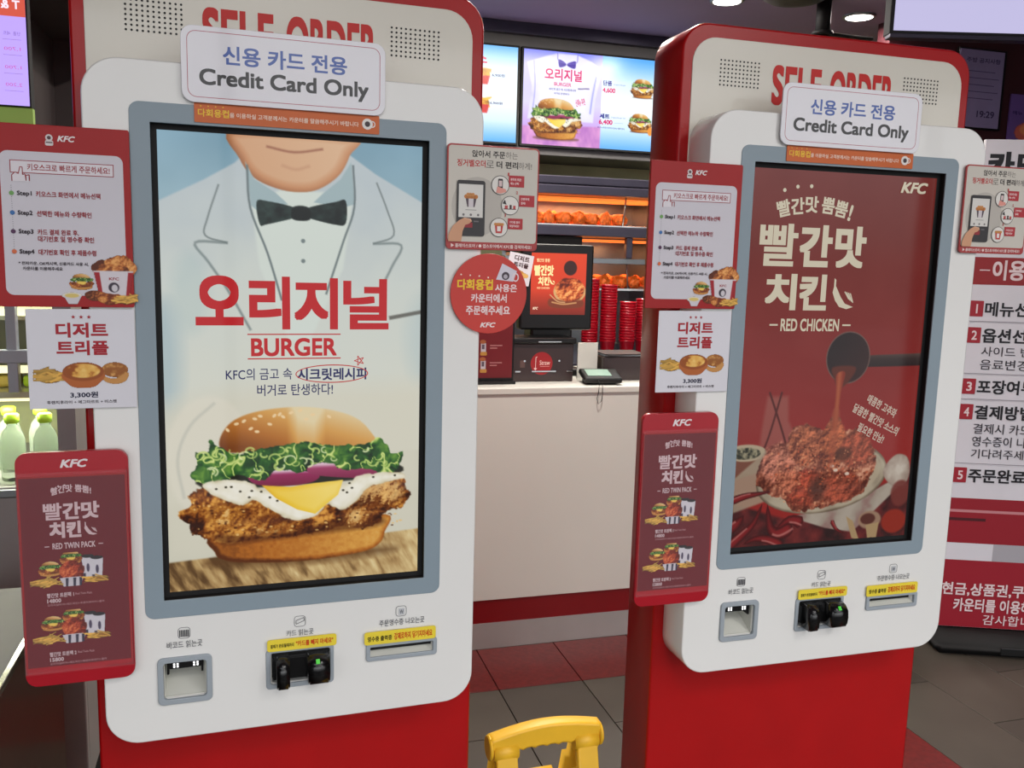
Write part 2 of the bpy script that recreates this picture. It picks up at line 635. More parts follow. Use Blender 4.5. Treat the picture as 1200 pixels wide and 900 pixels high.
    def into(s, ink, x0, y0):
        """lay the grid into an Ink; cells with no paint are left out"""
        X, Y = np.meshgrid(s.bx, s.by)
        keep = s.al > .35
        idx = np.arange(s.nx * s.ny).reshape(s.ny, s.nx)
        q = keep[:-1, :-1] & keep[1:, :-1] & keep[:-1, 1:] & keep[1:, 1:]
        F = np.stack([idx[:-1, :-1][q], idx[1:, :-1][q], idx[1:, 1:][q], idx[:-1, 1:][q]], 1)
        used = np.unique(F)
        rm = np.full(s.nx * s.ny, -1)
        rm[used] = np.arange(len(used))
        P = np.stack([X.ravel()[used] + x0, Y.ravel()[used] + y0], 1)
        ink.add(P, rm[F].tolist(), lin(np.clip(s.im.reshape(-1, 3)[used], 0, 255)))


def crust(dark, mid, hi, sc=9, seed=0, amt=1.0, con=1.5):
    def f(X, Y, d):
        k = sc / 9
        n = fbm(X, Y, sc * 1.5, 3, seed)
        n2 = fbm(X + 2.2 * k, Y + 2.8 * k, sc * 1.5, 3, seed)
        big = fbm(X, Y, sc * 3.6, 2, seed + 9)
        fine = fbm(X, Y, sc * .3, 2, seed + 4)
        t = .42 + (n2 - n) * 2.1 * amt + (big - .5) * con + (fine - .5) * .45 + np.clip(d / sc * .12, -.2, .2) - .1
        return ramp(t, [(0, dark), (.5, mid), (1, hi)])
    return f


def leafy(X, Y, d):
    wx, wy = X + 14 * (fbm(X, Y, 16, 2, 3) - .5), Y + 14 * (fbm(X, Y, 16, 2, 8) - .5)
    n = fbm(wx, wy * .8, 15, 2, 21)
    rid = 1 - np.abs(2 * n - 1) * 2.6
    g = fbm(X, Y, 30, 2, 5)
    t = .28 + (g - .5) * .7 + np.where(rid > .72, (rid - .72) * 3.0, 0) + (fbm(wx, wy, 7, 2, 31) - .5) * .5 - np.clip((4 - d) / 30, 0, .1)
    return ramp(t, [(0, (18, 42, 20)), (.3, (40, 90, 34)), (.6, (105, 150, 55)), (1, (208, 222, 132))])


def hgrad(c0, c1, x0, x1):
    def f(X, Y, d):
        return ramp((X - x0) / (x1 - x0), [(0, c0), (1, c1)])
    return f


def burger(c, seeds=True):
    """the tall chicken burger, local box about x 18..370, y 405..655"""
    c.ell(200, 645, 150, 12, (95, 62, 32), 14, .75)
    c.fill([(64, 603), (66, 628), (76, 640), (110, 648), (200, 653), (290, 646), (320, 634), (329, 615), (330, 585), (200, 600)],
           lambda X, Y, d: ramp(.5 + (X - 180) / 420 - np.clip((9 - d) / 16, 0, .5) + (fbm(X, Y, 5, 3, 2) - .5) * .25, [(0, (92, 44, 14)), (.4, (176, 102, 34)), (.8, (218, 158, 72)), (1, (228, 182, 108))]), 2)
    top = [(76, 462), (80, 442), (98, 422), (135, 409), (194, 404), (246, 411), (283, 425), (305, 447), (310, 466), (250, 474), (150, 474), (90, 472)]
    c.fill(top, lambda X, Y, d: ramp(.34 + (X - 120) / 360 + np.clip((440 - Y) / 120, -.2, .3) + np.clip(np.abs(X - 205) / -60 + .5, 0, .3), [(0, (108, 52, 14)), (.35, (178, 108, 40)), (.65, (214, 158, 82)), (1, (228, 210, 168))]), 2.5)
    if seeds:
        rs = random.Random(3)
        for x, y in ((122, 436), (131, 441), (101, 428), (136, 417), (128, 421), (157, 417), (165, 415), (170, 419), (182, 413), (196, 410), (88, 437), (215, 417), (240, 421), (205, 424), (150, 430), (112, 424)):
            c.ell(x, y, 3.6, 2.2, (238, 208, 160), 1, rot=rs.uniform(-50, 50))
    c.fill([(60, 500), (200, 494), (340, 500), (330, 522), (70, 528)], (30, 30, 20), 3)
    c.fill([(118, 504), (170, 502), (222, 512), (216, 524), (180, 529), (128, 524)], lambda X, Y, d: ramp((Y - 505) / 22, [(0, (222, 190, 205)), (.25, (150, 38, 88)), (1, (120, 24, 62))]), 1.5)
    c.fill([(208, 500), (232, 494), (286, 500), (318, 514), (311, 523), (259, 520), (212, 512)], lambda X, Y, d: ramp((Y - 497) / 24, [(0, (225, 190, 205)), (.25, (160, 60, 100)), (1, (126, 32, 70))]), 1.5)
    let = [(36, 500), (44, 487), (40, 468), (56, 470), (62, 452), (76, 463), (96, 474), (130, 470), (158, 466), (190, 461), (230, 464), (262, 468), (300, 466), (318, 456), (334, 472), (338, 486), (358, 482), (352, 505), (330, 522), (298, 508), (262, 506), (240, 494), (212, 496), (196, 508), (160, 502), (138, 520), (104, 506), (82, 516), (60, 520), (38, 512)]
    c.fill(let, leafy, 1.6, wob=(4, 9, 2))
    rs = random.Random(11)
    for i in range(34):
        x = rs.uniform(52, 335)
        y = rs.uniform(470, 502) + (4 if x > 300 else 0)
        r = rs.uniform(4, 9)
        a0 = rs.uniform(0, 6)
        p = [(x + r * math.cos(a0 + t), y + r * .8 * math.sin(a0 + t)) for t in np.linspace(0, 3.4, 6)]
        c.line(p, rs.uniform(1.6, 3.2), (196, 214, 120) if i % 3 else (228, 236, 180), 1.4, .85)
    ch = [(16, 562), (34, 550), (30, 535), (44, 528), (60, 520), (130, 534), (200, 572), (250, 556), (286, 530), (330, 516), (356, 520), (364, 540), (372, 552), (366, 566), (350, 578), (328, 582), (318, 600), (290, 606), (262, 598), (232, 606), (180, 612), (128, 612), (90, 616), (64, 612), (48, 600), (34, 596), (26, 578), (16, 570)]
    c.fill(ch, crust((52, 20, 6), (134, 70, 20), (224, 158, 70), 9, 4), 1.8, wob=(4, 7, 5))
    c.fill([(70, 600), (150, 606), (250, 590), (322, 590), (318, 604), (232, 610), (128, 616), (80, 616)], (60, 24, 8), 8, .55)
    for x, y, rx, ry, cc in ((88, 572, 30, 20, (186, 118, 40)), (150, 590, 30, 15, (184, 114, 40)), (318, 548, 42, 24, (226, 178, 110)), (286, 585, 26, 16, (190, 126, 58))):
        c.ell(x, y, rx, ry, crust((100, 46, 14), cc, (240, 200, 130), 6, int(x)), 12, .8)
    rs = random.Random(5)
    for i in range(130):
        x, y = rs.uniform(34, 355), rs.uniform(545, 606)
        if 120 < x < 270 and y < 588:
            continue
        c.ell(x, y, rs.uniform(1, 3), rs.uniform(.8, 2), (236, 190, 116) if i % 2 else (74, 32, 10), 1.2, .8)
    may = [(50, 520), (80, 514), (120, 520), (150, 536), (262, 532), (290, 518), (352, 516), (362, 526), (338, 530), (300, 540), (284, 560), (262, 574), (244, 566), (236, 560), (222, 578), (196, 586), (172, 580), (142, 560), (124, 548), (108, 556), (80, 546), (60, 534)]
    c.fill(may, lambda X, Y, d: ramp(.4 + np.clip(d / 14, 0, .5) + (fbm(X, Y, 12, 2, 6) - .5) * .4, [(0, (150, 130, 88)), (.5, (222, 214, 188)), (1, (242, 238, 224))]), 2, wob=(2, 10, 3))
    for x, y in ((84, 526), (92, 526), (105, 534), (122, 534), (136, 536), (149, 546), (160, 552), (118, 544), (272, 530), (262, 541), (268, 545), (276, 538), (310, 522), (70, 528), (345, 521)):
        c.ell(x, y, 2.1, 1.6, (46, 40, 22), 1)
    c.fill([(137, 526), (180, 531), (216, 527), (262, 524), (254, 548), (236, 562), (218, 577), (190, 568), (158, 548)],
           lambda X, Y, d: ramp(.3 + (X - 140) / 240 + np.clip(d / 30, 0, .3), [(0, (206, 140, 24)), (.5, (238, 196, 52)), (1, (246, 218, 112))]), 1.2, smooth=False)


def fries(c, x, y, w, h, n=26, seed=1, base=(206, 160, 74)):
    rs = random.Random(seed)
    c.ell(x, y + h * .1, w * .48, h * .4, (150, 100, 40), 3)
    for i in range(n):
        a = rs.uniform(-.55, .55)
        cx, cy = x + rs.uniform(-.36, .36) * w, y + rs.uniform(-.32, .36) * h
        L = rs.uniform(.18, .34) * w
        k = rs.uniform(.75, 1.2)
        c.line([(cx - L * math.cos(a), cy - L * math.sin(a)), (cx + L * math.cos(a), cy + L * math.sin(a))], h * .13, tuple(min(255, v * k) for v in base), 1, .95)


def lump(c, x, y, rx, ry, seed=0, pal=((90, 38, 14), (186, 104, 46), (232, 168, 96)), sc=5):
    c.ell(x, y, rx, ry, crust(*pal, sc, seed), 1.2, wob=(rx * .14, rx * .5, seed))


def mini_burger(c, x, y, w):
    k = w / 352
    x0, y0 = x - 194 * k, y - 530 * k
    ox, oy, os = c.xs, c.ys, c.sres
    c.xs, c.ys, c.sres = (c.xs - x0) / k, (c.ys - y0) / k, c.sres / k
    burger_simple(c)
    c.xs, c.ys, c.sres = ox, oy, os


def burger_simple(c):
    c.fill([(64, 603), (70, 635), (200, 653), (320, 634), (330, 585)], (196, 134, 66), 4)
    c.fill([(70, 470), (98, 420), (194, 400), (283, 422), (315, 470), (200, 480)], lambda X, Y, d: ramp(.3 + (X - 120) / 300 + (440 - Y) / 100, [(0, (140, 84, 36)), (.5, (206, 150, 84)), (1, (230, 196, 140))]), 4)
    c.fill([(36, 500), (60, 470), (200, 464), (350, 475), (345, 515), (200, 520), (60, 525)], leafy, 3, wob=(8, 20, 2))
    c.fill([(16, 565), (40, 528), (200, 545), (330, 516), (370, 550), (330, 595), (200, 612), (60, 612)], crust((100, 40, 14), (180, 98, 40), (232, 170, 96), 14, 4), 3, wob=(6, 18, 5))
    c.fill([(120, 524), (262, 524), (220, 570), (160, 555)], (238, 200, 90), 3)


def paper_cup(c, x, y, w, h, lid=(40, 36, 40)):
    c.fill([(x - w / 2, y - h / 2), (x + w / 2, y - h / 2), (x + w * .38, y + h / 2), (x - w * .38, y + h / 2)], (206, 200, 208), 1, smooth=False)
    c.ell(x, y - h / 2, w / 2, h * .09, lid, .8)
    c.ell(x, y + h * .05, w * .12, h * .2, (70, 60, 84), 1)
    c.fill([(x - w * .42, y + h * .3), (x - w * .2, y + h * .3), (x - w * .2, y + h / 2), (x - w * .38, y + h / 2)], (60, 50, 70), 1, smooth=False)


def combo(c, ox, oy, kind=0):
    """burgers, fries, a bucket and cups; about 100 x 55 mm at ox,oy (top-left)"""
    for x in (78, 90):
        paper_cup(c, ox + x, oy + 24 + (x == 90) * 3, 17, 32)
    mini_burger(c, ox + 29, oy + (24 if kind == 0 else 20), 32)
    mini_burger(c, ox + 56, oy + 9, 30)
    lump(c, ox + 56, oy + 28, 17, 14, 4, ((96, 22, 10), (172, 58, 30), (222, 120, 70)), 4)
    c.fill([(ox + 40, oy + 38), (ox + 72, oy + 38), (ox + 68, oy + 52), (ox + 45, oy + 52)], (200, 192, 200), 1, smooth=False)
    for x in (48, 58, 66):
        c.fill([(ox + x, oy + 39), (ox + x + 4, oy + 39), (ox + x + 3, oy + 52), (ox + x, oy + 52)], (52, 46, 66), .8, smooth=False)
    fries(c, ox + 20, oy + 42, 38, 15, 18, 3)
    fries(c, ox + 88, oy + 43, 32, 11, 14, 5, (214, 164, 70))


# ---- left display: the burger picture
def display_left_picture(ink):
    def bgf(X, Y):
        t = Y / 686
        top = ramp(np.clip(t * 2, 0, 1), [(0, (128, 165, 184)), (1, (196, 206, 200))])
        low = np.array([208, 206, 188.])
        m = np.clip((t - .45) * 5, 0, 1)[..., None]
        n = (fbm(X, Y, 90, 3, 2) - .5)[..., None] * 26
        return top * (1 - m) + low * m + n
    c = Cv(384, 686, 1.25, bgf)
    jk = lambda X, Y, d: ramp(np.clip((Y - 60) / 380, 0, 1) + (fbm(X, Y, 60, 3, 4) - .5) * .25, [(0, (186, 196, 200)), (.4, (206, 212, 206)), (1, (216, 216, 202))])
    c.fill([(-10, 104), (62, 66), (105, 40), (124, 20), (270, 18), (312, 46), (394, 90), (394, 480), (-10, 480)], jk, 3, smooth=False)
    # blue cuffs of sky left of the sleeves
    c.ell(4, 330, 20, 90, (160, 182, 190), 30, .7)
    c.ell(388, 300, 26, 70, (178, 196, 198), 30, .5)
    # shirt between the lapels
    c.fill([(128, 100), (168, 76), (232, 76), (276, 92), (262, 190), (212, 300), (180, 300), (138, 190)], (212, 220, 212), 5, smooth=False)
    # a plain chin and neck above a stand collar
    c.fill([(104, -8), (112, 34), (132, 60), (164, 74), (196, 78), (226, 72), (256, 50), (272, 20), (277, -8)],
           lambda X, Y, d: ramp(.62 - np.clip((16 - d) / 34, 0, .45) + (X - 190) / 900, [(0, (150, 92, 56)), (.35, (200, 142, 100)), (.7, (218, 178, 142)), (1, (226, 196, 168))]), 2)
    c.line([(150, 14), (190, 20), (232, 13)], 3.2, (142, 84, 62), 3, .8)
    c.line([(172, 40), (192, 45), (212, 39)], 3, (190, 140, 108), 5, .7)
    for P in ([(120, 38), (132, 62), (162, 80), (180, 96), (136, 108), (127, 100)], [(274, 30), (280, 92), (262, 98), (218, 92), (232, 78), (258, 56)]):
        c.fill(P, (160, 180, 184), 2, smooth=False)
    for P in ([(122, 42), (126, 104), (150, 170), (170, 240)], [(277, 34), (279, 96), (262, 150), (236, 230)]):
        c.line(P, 3, (98, 110, 112), 2.2, .9)
    for P in ([(82, 72), (66, 120), (62, 146), (93, 156), (48, 157), (66, 185), (92, 225), (124, 285)], [(313, 58), (330, 100), (340, 137), (308, 151), (352, 152), (338, 185), (318, 225)]):
        c.line(P[:4], 2.4, (112, 122, 122), 2, .85)
        c.line(P[3:], 3.4, (112, 124, 124), 3, .8)
    # plain bow tie
    for P in ([(135, 95), (150, 93), (190, 101), (192, 112), (190, 116), (150, 127), (139, 127)], [(266, 88), (250, 90), (208, 101), (206, 112), (212, 116), (250, 124), (266, 121)]):
        c.fill(P, lambda X, Y, d: ramp(fbm(X, Y, 14, 3, 5), [(.3, (20, 28, 28)), (.8, (48, 66, 62))]), 1.6)
    c.fill([(188, 100), (210, 100), (212, 118), (187, 118)], (18, 24, 24), 2)
    for y in (150, 180):
        c.ell(202, y, 3.2, 3.2, (120, 132, 132), 1.5)
    # pocket pen
    c.line([(334, 266), (386, 256)], 6, (92, 90, 84), 2.5, .85)
    c.ell(40, 230, 26, 60, (170, 192, 192), 24, .35)
    # soft lower backdrop and board
    c.fill([(-10, 400), (120, 372), (394, 372), (394, 620), (-10, 640)], (214, 210, 192), 40, .8, smooth=False)
    c.ell(62, 480, 62, 96, (226, 220, 204), 8, .5)
    c.line([(70, 395), (34, 430), (16, 480), (24, 540)], 3, (176, 178, 168), 5, .6)

    def wood(X, Y, d):
        gx = X * 1.0 - (Y - 640) * .5
        n = fbm(gx, Y * .35, 9, 4, 7)
        sh = np.clip(1 - np.abs(X - 140) / 150, 0, 1) * np.clip((664 - Y) / 40, 0, 1) * .35
        t = n + (X - 200) / 900 - sh
        return ramp(t, [(.1, (94, 66, 36)), (.45, (176, 142, 92)), (.8, (216, 190, 136)), (1, (226, 208, 160))])
    c.fill([(-10, 640), (100, 634), (250, 622), (394, 612), (394, 700), (-10, 700)], wood, 3, smooth=False)
    burger(c)
    c.into(ink, 0, 0)


def lettering_left(ink):
    R_, N_ = (190, 34, 40), (38, 40, 92)
    for i, (ch, x0, x1, y0, y1) in enumerate((('오', 46, 114, 204, 278), ('리', 122, 182, 204, 284), ('지', 188, 254, 205, 284), ('널', 262, 333, 205, 284))):
        ink.text(ch, x0, y0, x1, y1, R_, w=0.03 if ch == '널' else .038)
    ink.rect(119, 290.5, 258, 292.3, R_)
    ink.rect(119, 327.6, 258, 329.4, R_)
    ink.text('BURGER', 124, 297, 252, 325, R_, w=0.03)
    ink.text('KFC의 금고 속', 87, 343, 184, 361, N_, w=0.008)
    ink.text('시크릿레시피', 192, 344, 298, 363, N_, w=0.03)
    ink.text('버거로 탄생하다!', 132, 368, 246, 386, N_, w=0.01)
    ink.ell(245, 353, 56, 14.5, 1.6, (190, 40, 44))
    pts = [(287 + 8 * math.sin(math.radians(144 * i - 18)), 333 - 8 * math.cos(math.radians(144 * i - 18))) for i in range(6)]
    ink.line(pts, 1.2, (190, 40, 44))


# ---- right display: the plate of red chicken
def chicken_plate(c):
    c.ell(187, 560, 143, 70, lambda X, Y, d: ramp(.5 + (fbm(X, Y, 30, 2, 1) - .5) * .5 - np.clip((6 - d) / 12, 0, .4), [(0, (96, 80, 64)), (.5, (168, 154, 132)), (1, (202, 192, 170))]), 2, rot=-4)
    c.ell(187, 556, 128, 56, (178, 162, 138), 3, .7, rot=-4)
    pile = [(44, 560), (52, 525), (75, 500), (104, 492), (112, 466), (140, 456), (166, 466), (182, 470), (196, 446), (214, 448), (222, 472), (250, 470), (274, 496), (296, 512), (305, 540), (292, 566), (280, 594), (242, 610), (200, 616), (150, 626), (120, 618), (104, 600), (74, 588), (58, 578)]
    c.fill(pile, crust((84, 36, 26), (152, 84, 62), (212, 152, 122), 10, 12, 1.1, .8), 2, wob=(5, 9, 3))
    for x, y, rx, ry, cc, sd in ((90, 530, 36, 40, (170, 104, 84), 1), (145, 500, 36, 38, (158, 88, 60), 2), (205, 500, 30, 46, (158, 84, 54), 3), (256, 510, 36, 34, (146, 70, 50), 4), (150, 580, 44, 36, (142, 60, 44), 5), (225, 580, 50, 30, (140, 64, 46), 6), (110, 560, 26, 30, (164, 94, 70), 8)):
        c.ell(x, y, rx, ry, crust((92, 38, 28), cc, tuple(min(255, v * 1.42) for v in cc), 7, sd, 1.2, .7), 7, .9, wob=(5, 10, sd))
    c.ell(178, 580, 18, 24, (72, 48, 42), 14, .7)
    c.ell(228, 518, 20, 14, (74, 40, 28), 8, .7)
    rs = random.Random(9)
    for i in range(260):
        x, y = rs.gauss(178, 62), rs.gauss(545, 36)
        if ((x - 178) / 122) ** 2 + ((y - 545) / 74) ** 2 > 1:
            continue
        c.ell(x, y, rs.uniform(1, 3), rs.uniform(.8, 2.2), ((222, 150, 108), (70, 22, 12), (196, 92, 56))[i % 3], 1.2, .75)
    for x, y in ((214, 548), (240, 556), (205, 540)):
        c.ell(x, y, 5, 3, (214, 190, 172), 1.5)


def red_picture(ink, res=1.5):
    def bgf(X, Y):
        t = np.clip((Y - 120) / 420, 0, 1)
        b = ramp(t, [(0, (112, 36, 30)), (.5, (128, 34, 30)), (1, (142, 34, 30))])
        return b + (fbm(X, Y, 70, 3, 2) - .5)[..., None] * 10
    c = Cv(384, 686, res, bgf)
    # bottle of oil, sticks and small bowl behind the plate
    c.fill([(56, 404), (100, 404), (104, 450), (122, 480), (122, 520), (44, 520), (48, 470)], (150, 92, 82), 8, .65, smooth=False)
    c.line([(86, 396), (64, 480), (40, 540)], 4, (78, 22, 18), 2)
    c.line([(60, 396), (88, 460), (104, 500)], 4, (78, 22, 18), 2)
    c.fill([(-8, 500), (56, 500), (48, 545), (-8, 560)], (112, 62, 44), 3, smooth=False)
    c.ell(20, 508, 42, 16, (172, 154, 128), 2)
    c.ell(18, 509, 32, 11, lambda X, Y, d: ramp(fbm(X, Y, 5, 3, 4), [(.3, (36, 36, 26)), (.75, (150, 140, 112))]), 2)
    # table top with cloth, garlic and chillies
    c.fill([(-8, 600), (120, 640), (394, 560), (394, 700), (-8, 700)], lambda X, Y, d: ramp(fbm(X, Y, 26, 4, 7), [(.2, (44, 22, 22)), (.6, (92, 32, 32)), (.9, (120, 44, 40))]), 6, smooth=False)
    c.fill([(-8, 560), (60, 506), (110, 520), (70, 600), (0, 620)], (158, 142, 120), 4, .85, smooth=False)
    c.fill([(120, 634), (250, 616), (344, 574), (360, 588), (300, 640), (262, 672), (200, 660)], lambda X, Y, d: ramp(.5 + .5 * np.sin((X + Y * .4) / 11) + (fbm(X, Y, 12, 2, 3) - .5) * .6, [(0, (142, 112, 104)), (.4, (156, 142, 128)), (1, (168, 156, 142))]), 3, smooth=False)
    chicken_plate(c)
    c.fill([(322, 560), (330, 538), (352, 522), (376, 530), (384, 560), (372, 584), (344, 584)], lambda X, Y, d: ramp(.4 + d / 40 + (fbm(X, Y, 12, 2, 2) - .5) * .6, [(0, (96, 66, 60)), (.5, (160, 142, 128)), (1, (196, 184, 170))]), 3)
    c.ell(366, 600, 22, 26, (112, 50, 44), 5, .9)
    c.ell(300, 650, 26, 18, (150, 118, 96), 4)
    c.ell(296, 648, 17, 11, (86, 44, 36), 3)
    c.ell(356, 656, 28, 24, (140, 40, 26), 4)
    for P in ([(246, 640), (262, 650), (280, 690), (262, 684)], [(292, 660), (322, 656), (318, 694), (300, 694)]):
        c.fill(P, (164, 136, 98), 2, smooth=False)
    dk, hi = (118, 28, 30), (188, 120, 112)
    for P, w in (([(-12, 600), (20, 590), (50, 586), (84, 582)], 17), ([(-14, 690), (20, 664), (46, 640), (64, 596)], 22), ([(-10, 650), (10, 640), (26, 622)], 30),
                 ([(128, 652), (100, 664), (80, 650), (70, 596)], 32), ([(110, 690), (80, 676), (50, 672), (20, 684)], 22), ([(214, 646), (226, 664), (250, 676)], 10),
                 ([(0, 694), (60, 690), (100, 692)], 14), ([(150, 648), (120, 640), (86, 664)], 26), ([(300, 690), (330, 694), (372, 688)], 12)):
        c.chilli(P, w, dk, hi)
    # pan pouring sauce
    c.fill([(262, 330), (392, 326), (392, 350), (262, 352)], lambda X, Y, d: ramp((Y - 326) / 26, [(0, (84, 66, 60)), (.4, (52, 36, 34)), (1, (36, 22, 22))]), 2, smooth=False)
    c.ell(222, 334, 48, 49, (112, 86, 78), 1.6)
    c.ell(222, 334, 46, 47, lambda X, Y, d: ramp(.3 + (X - 200) / 200 + (Y - 330) / 240, [(0, (30, 20, 22)), (1, (62, 32, 30))]), 2)
    c.fill([(190, 352), (240, 352), (226, 380), (206, 392), (196, 376)], (90, 38, 26), 4)
    c.fill([(199, 366), (218, 362), (212, 400), (209, 462), (200, 462), (201, 400)], lambda X, Y, d: ramp((X - 198) / 16, [(0, (132, 46, 28)), (.5, (168, 84, 52)), (1, (132, 46, 28))]), 2.5)
    c.fill([(196, 440), (214, 440), (206, 548), (198, 548)], (156, 76, 50), 4, .6)
    c.into(ink, 0, 0)


def pepper(ink, x, y, k, col):
    P = [(0, 0), (4, 3), (4, 14), (9, 22), (16, 34), (26, 46), (44, 52), (30, 56), (14, 52), (4, 40), (-2, 26), (0, 16)]
    ink.poly([(x + a * k, y + b * k) for a, b in P], col)
    for i in range(4):
        ink.line([(x + (24 + 4 * i) * k, y + (24 + i) * k), (x + (34 + 3 * i) * k, y + (38 + 2 * i) * k)], 2.2 * k, col)


def lettering_right(ink, col=(208, 198, 174)):
    for x, y in ((62, 36), (88, 29), (116, 27)):
        ink.disc(x, y, 3.4, col)
    for ch, x0, y0, r in (('빨', 49, 53, -14), ('간', 77, 48, -6), ('맛', 106, 44, 0), ('뿜', 140, 45, 5), ('뿜', 168, 50, 10), ('!', 198, 56, 14)):
        w_ = 27 if ch != '!' else 6
        ink.text(ch, x0, y0, x0 + w_, y0 + 29, col, w=0.03, rot=r)
    for ch, x0, x1 in (('빨', 18, 96), ('간', 100, 168), ('맛', 174, 240)):
        ink.text(ch, x0, 94, x1, 169, col, w=0.026 if ch == '빨' else .042)
    for ch, x0, x1 in (('치', 36, 100), ('킨', 106, 164)):
        ink.text(ch, x0, 182, x1, 247, col, w=0.04)
    pepper(ink, 178, 188, 1.0, col)
    ink.text('RED CHICKEN', 72, 262, 195, 285, col, w=0.025)
    ink.rect(49, 272, 66, 275, col)
    ink.rect(202, 272, 220, 275, col)
    ink.logo(305, 10, 364, 30, col)
    ink.text('매콤한 고추와', 268, 418, 342, 436, (196, 176, 160), w=0.03, rot=26)
    ink.text('달콤한 빨간맛 소스의', 236, 444, 352, 462, (196, 176, 160), w=0.03, rot=26)
    ink.text('필요한 만남!', 252, 470, 318, 487, (196, 176, 160), w=0.03, rot=26)


# ------------------------------------------------------------------ the room
fl = box('floor', -4.2, 6.4, -2.2, 5.6, -0.09, -0.011, 'grout')
tag(fl, kind='structure')
tile_me = {}
joint = {0: 2.2, 1: 2.5, 2: 2.2, 3: 2.5, 4: 2.5, 5: 2.197, 6: 2.5}
for i in range(-8, 14):
    x0 = 0.815 + 0.31 * i
    off = joint.get(i, 2.2 if i % 2 == 0 else 2.5)
    for j in range(-4, 6):
        y0 = off + 0.6 * j
        for (a, b) in (((y0, y0 + 0.6)),) if True else ():
            segs = [(a, b)]
            # the red band of tiles in front of the counter cuts the grey courses
            out = []
            for a_, b_ in segs:
                lo, hi = 2.80, 3.125
                if x0 < 2.0:
                    if b_ <= lo or a_ >= hi:
                        out.append((a_, b_, i == 3 and b_ <= lo + .01))
                    else:
                        if a_ < lo:
                            out.append((a_, lo, i == 3))
                        if b_ > hi:
                            out.append((hi, b_, False))
                else:
                    out.append((a_, b_, False))
            for a_, b_, red in out:
                if b_ - a_ < .03 or b_ < -0.3 or a_ > 5.0 or a_ > 3.3 and x0 < 2:
                    continue
                key = round(b_ - a_, 3)
                k2 = (key, red, (i + j) % 2)
                m_ = 'tile_red' if red else ('tile', 'tile_b')[(i * 3 + j) % 2]
                if k2 not in tile_me:
                    t = box('tile', -.1535, .1535, -key / 2 + .0015, key / 2 - .0015, -.011, 0, m_, fl, bev=.0012, seg=1)
                    t.location = (x0 + .155 - (fl.location.x), (a_ + b_) / 2 - fl.location.y, -.0055 - fl.location.z)
                    tile_me[k2] = t
                else:
                    t = tile_me[k2].copy()
                    COL.objects.link(t)
                    t.location = (x0 + .155 - (fl.location.x), (a_ + b_) / 2 - fl.location.y, -.0055 - fl.location.z)
redt = None
for i in range(-8, 4):
    x0 = 0.815 + 0.31 * i
    if redt is None:
        redt = box('tile', -.1535, .1535, -.161, .161, -.011, 0, 'tile_red', fl, bev=.0012, seg=1)
        t = redt
    else:
        t = redt.copy()
        COL.objects.link(t)
    t.location = (x0 + .155 - fl.location.x, 2.9625 - fl.location.y, -.0055 - fl.location.z)

tag(box('ceiling', -4.2, 6.4, -2.2, 5.6, 2.8, 2.9, 'ceiling'), kind='structure')
tag(box('wall_back', -4.2, 6.4, 5.5, 5.6, 0, 2.8, 'wall_kitchen'), kind='structure')
tag(box('wall_left', -4.3, -4.2, -2.2, 5.6, 0, 2.8, 'wall_dark'), kind='structure')
tag(box('wall_right', 6.4, 6.5, -2.2, 5.6, 0, 2.8, 'wall_maroon'), kind='structure')
tag(box('wall_side', 3.3, 6.4, 4.2, 4.3, 0, 2.8, 'wall_maroon'), kind='structure')
# shop front behind the camera
sf = empty('window_1', (1.1, -2.25, 0), kind='structure')
boxes('window_frame', [(-5.3, 5.3, -.04, .04, 0, .12), (-5.3, 5.3, -.04, .04, 2.68, 2.8)], 'steel_dark', sf)
for x in (-5.27, -3.1, -0.95, 1.2, 3.3, 5.27):
    box('mullion', x - .03, x + .03, -.04, .04, .12, 2.68, 'steel_dark', sf)
tag(box('street', -14, 16, -16, -2.3, -.12, -.06, 'asphalt'), kind='structure')

# bulkhead carrying the menu boards
tag(box('trim_1', 0.0, 2.62, 5.03, 5.5, 2.085, 2.8, 'bulkhead', bev=.004), kind='structure')
tag(box('trim_2', 0.0, 2.62, 4.99, 5.03, 2.735, 2.8, 'steel_dark', bev=.002), kind='structure')
# left hand dark niche
tag(box('wall_niche', -2.2, -0.30, 3.3, 3.4, 0, 2.8, 'wall_dark'), kind='structure')
tag(box('trim_3', -0.66, -0.60, 2.87, 3.3, 1.0, 2.15, 'wall_dark', bev=.003), kind='structure')
tag(box('trim_4', -2.2, -0.30, 2.3, 3.3, 2.15, 2.8, 'wall_dark', bev=.003), kind='structure')


# ------------------------------------------------------------------ kiosks
ZC = 1.321      # height of the display centre


def put(o, parent):
    o.parent = parent
    return o


